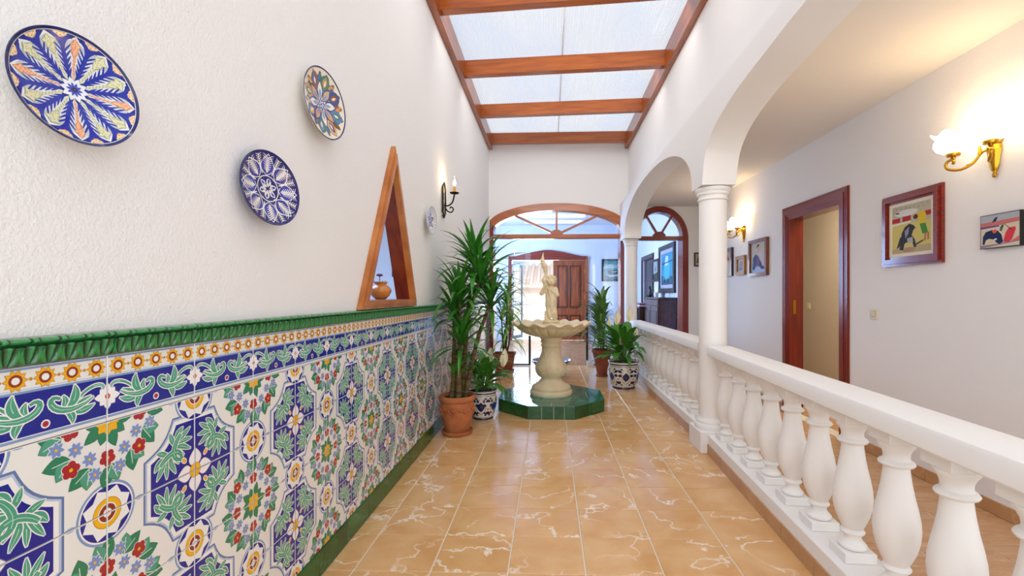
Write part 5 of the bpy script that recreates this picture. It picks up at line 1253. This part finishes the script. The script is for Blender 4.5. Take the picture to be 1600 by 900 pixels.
R = random.Random(3); CN = ['white', 'red', 'blue', 'cream', 'grey', 'navy']; CH = ['#d8dce4', '#a82a24', '#3a5fa0', '#e8e2d0', '#b8bcc4', '#203a70']
for lvl, z in enumerate((.9355, .5055, .1055)):
    for k in range(4):
        for q in range(2):
            i = (k*2+q+lvl) % 6
            o = thing('magazine', '%s magazine, %s of the %s pile on the %s of the hall shelf unit' % (CN[i], ['lower', 'upper'][q], ['nearest', 'second', 'third', 'farthest'][k], ['top', 'middle board', 'bottom board'][lvl]), 'magazine', (2.03+R.uniform(-.02, .02), 9.90+.30*k, z+.0325*q), (0, 0, R.uniform(-.2, .2)), 'magazines on the hall shelf unit')
            MB().bbox((-.13, -.10, 0), (.13, .10, .032), .002).build('cover', mat('paper_'+CN[i], CH[i], .5), o)
t = thing('figurine', 'small black seated figurine on the dark cabinet', 'figurine', (2.07, 9.55, 1.1355))
V, F = surface(lambda X, Y, Z: smin(smin(smin(ellip(X, Y, Z, (0, 0, .05), (.05, .05, .05)), ellip(X, Y, Z, (0, 0, .12), (.03, .03, .06)), .02), ellip(X, Y, Z, (-.01, 0, .20), (.026, .026, .032)), .015), capsule(X, Y, Z, (0, .0, .04), (-.06, 0, .03), .02, .015), .02), (-.1, -.07, -.01), (.07, .07, .25), .008)
V[:, 2] = np.maximum(V[:, 2], 0); b = MB(); b.add(V.tolist(), F); b.build('body', BLACK, t, 80)
t = thing('card', 'white card standing on the far end of the dark cabinet top', 'card', (2.17, 9.40, 1.1355)); MB().box((-.01, -.12, 0), (.0, .14, .20)).build('sheet', WHITE, t)
t = thing('white_cup', 'small white cup on top of the dark cabinet', 'cup', (2.05, 8.95, 1.1355)); MB().lathe([(.001, 0), (.03, 0), (.045, .04), (.045, .10), (.041, .10), (.04, .04), (.001, .01)], 20, cap=False).build('body', WHITE, t, 60)

# ---- outside the entrance
OUTW = mat('sunlit_render', '#f2e6dc', .9); ROOF = mat('pale_clay_roof', '#d9c8bc', .8)
struct(box_obj('ground', (-8, 12.25, -.12), (8, 24, -.02), mat('terrace_tiles', '#e8dcd0', .7)))
t = thing('terrace_parapet', 'white arched terrace balustrade outside the open entrance', 'balustrade', (0, 14.6, -.02))
pr = [[(-6, 0), (6, 0), (6, .98), (-6, .98)]]; X_ = -5.8
while X_ < 5.8: pr.append([(X_, .12)]+[(X_+.17-.17*math.cos(PI*i/10), .62+.20*math.sin(PI*i/10)) for i in range(11)]+[(X_+.34, .12)]); X_ += .50
MB().prism(pr, -.07, .07, lambda a, b, c: (a, c, b)).build('arched_panel', OUTW, t); MB().bbox((-6, -.12, .98), (6, .12, 1.06), .01).build('coping', OUTW, t)
t = thing('neighbouring_house', 'pale house with a ribbed clay roof beyond the terrace', 'house', (0, 20, -.1))
MB().box((-7, 0, 0), (7, 4, 1.75)).build('wall', OUTW, t); rf = MB().add([(-7.3, -.5, 1.7), (7.3, -.5, 1.7), (7.3, 3.0, 2.75), (-7.3, 3.0, 2.75), (-7.3, -.5, 1.6), (7.3, -.5, 1.6), (7.3, 3.0, 2.6), (-7.3, 3.0, 2.6)], [(3,2,1,0),(4,5,6,7),(0,1,5,4),(1,2,6,5),(2,3,7,6),(3,0,4,7)]).build('roof', ROOF, t)
rt = MB(); rt.tube([(0, -.52, 1.74), (0, 3.0, 2.80)], .085, 8); rtm = rt.mesh('roof_tile_row', ROOF, 60)
for k in range(48): link('roof_tile_row', rtm, rf, (-7.1+.30*k, 0, 0))

GR = {'column': 'round white columns of the arcade', 'balustrade': 'white cast balustrade sections', 'wall_plate': 'decorative plates on the left wall', 'brass_wall_light': 'brass wall lights of the aisle',
      'light_switch': 'ivory light switches', 'framed_picture': 'small framed pictures', 'glass_door_panel': 'glass panels in the arched opening', 'potted_peace_lily': 'potted peace lilies'}
for o in S.objects:
    k = o.name.split('.')[0]
    if o.parent is None and k in GR: o['group'] = GR[k]
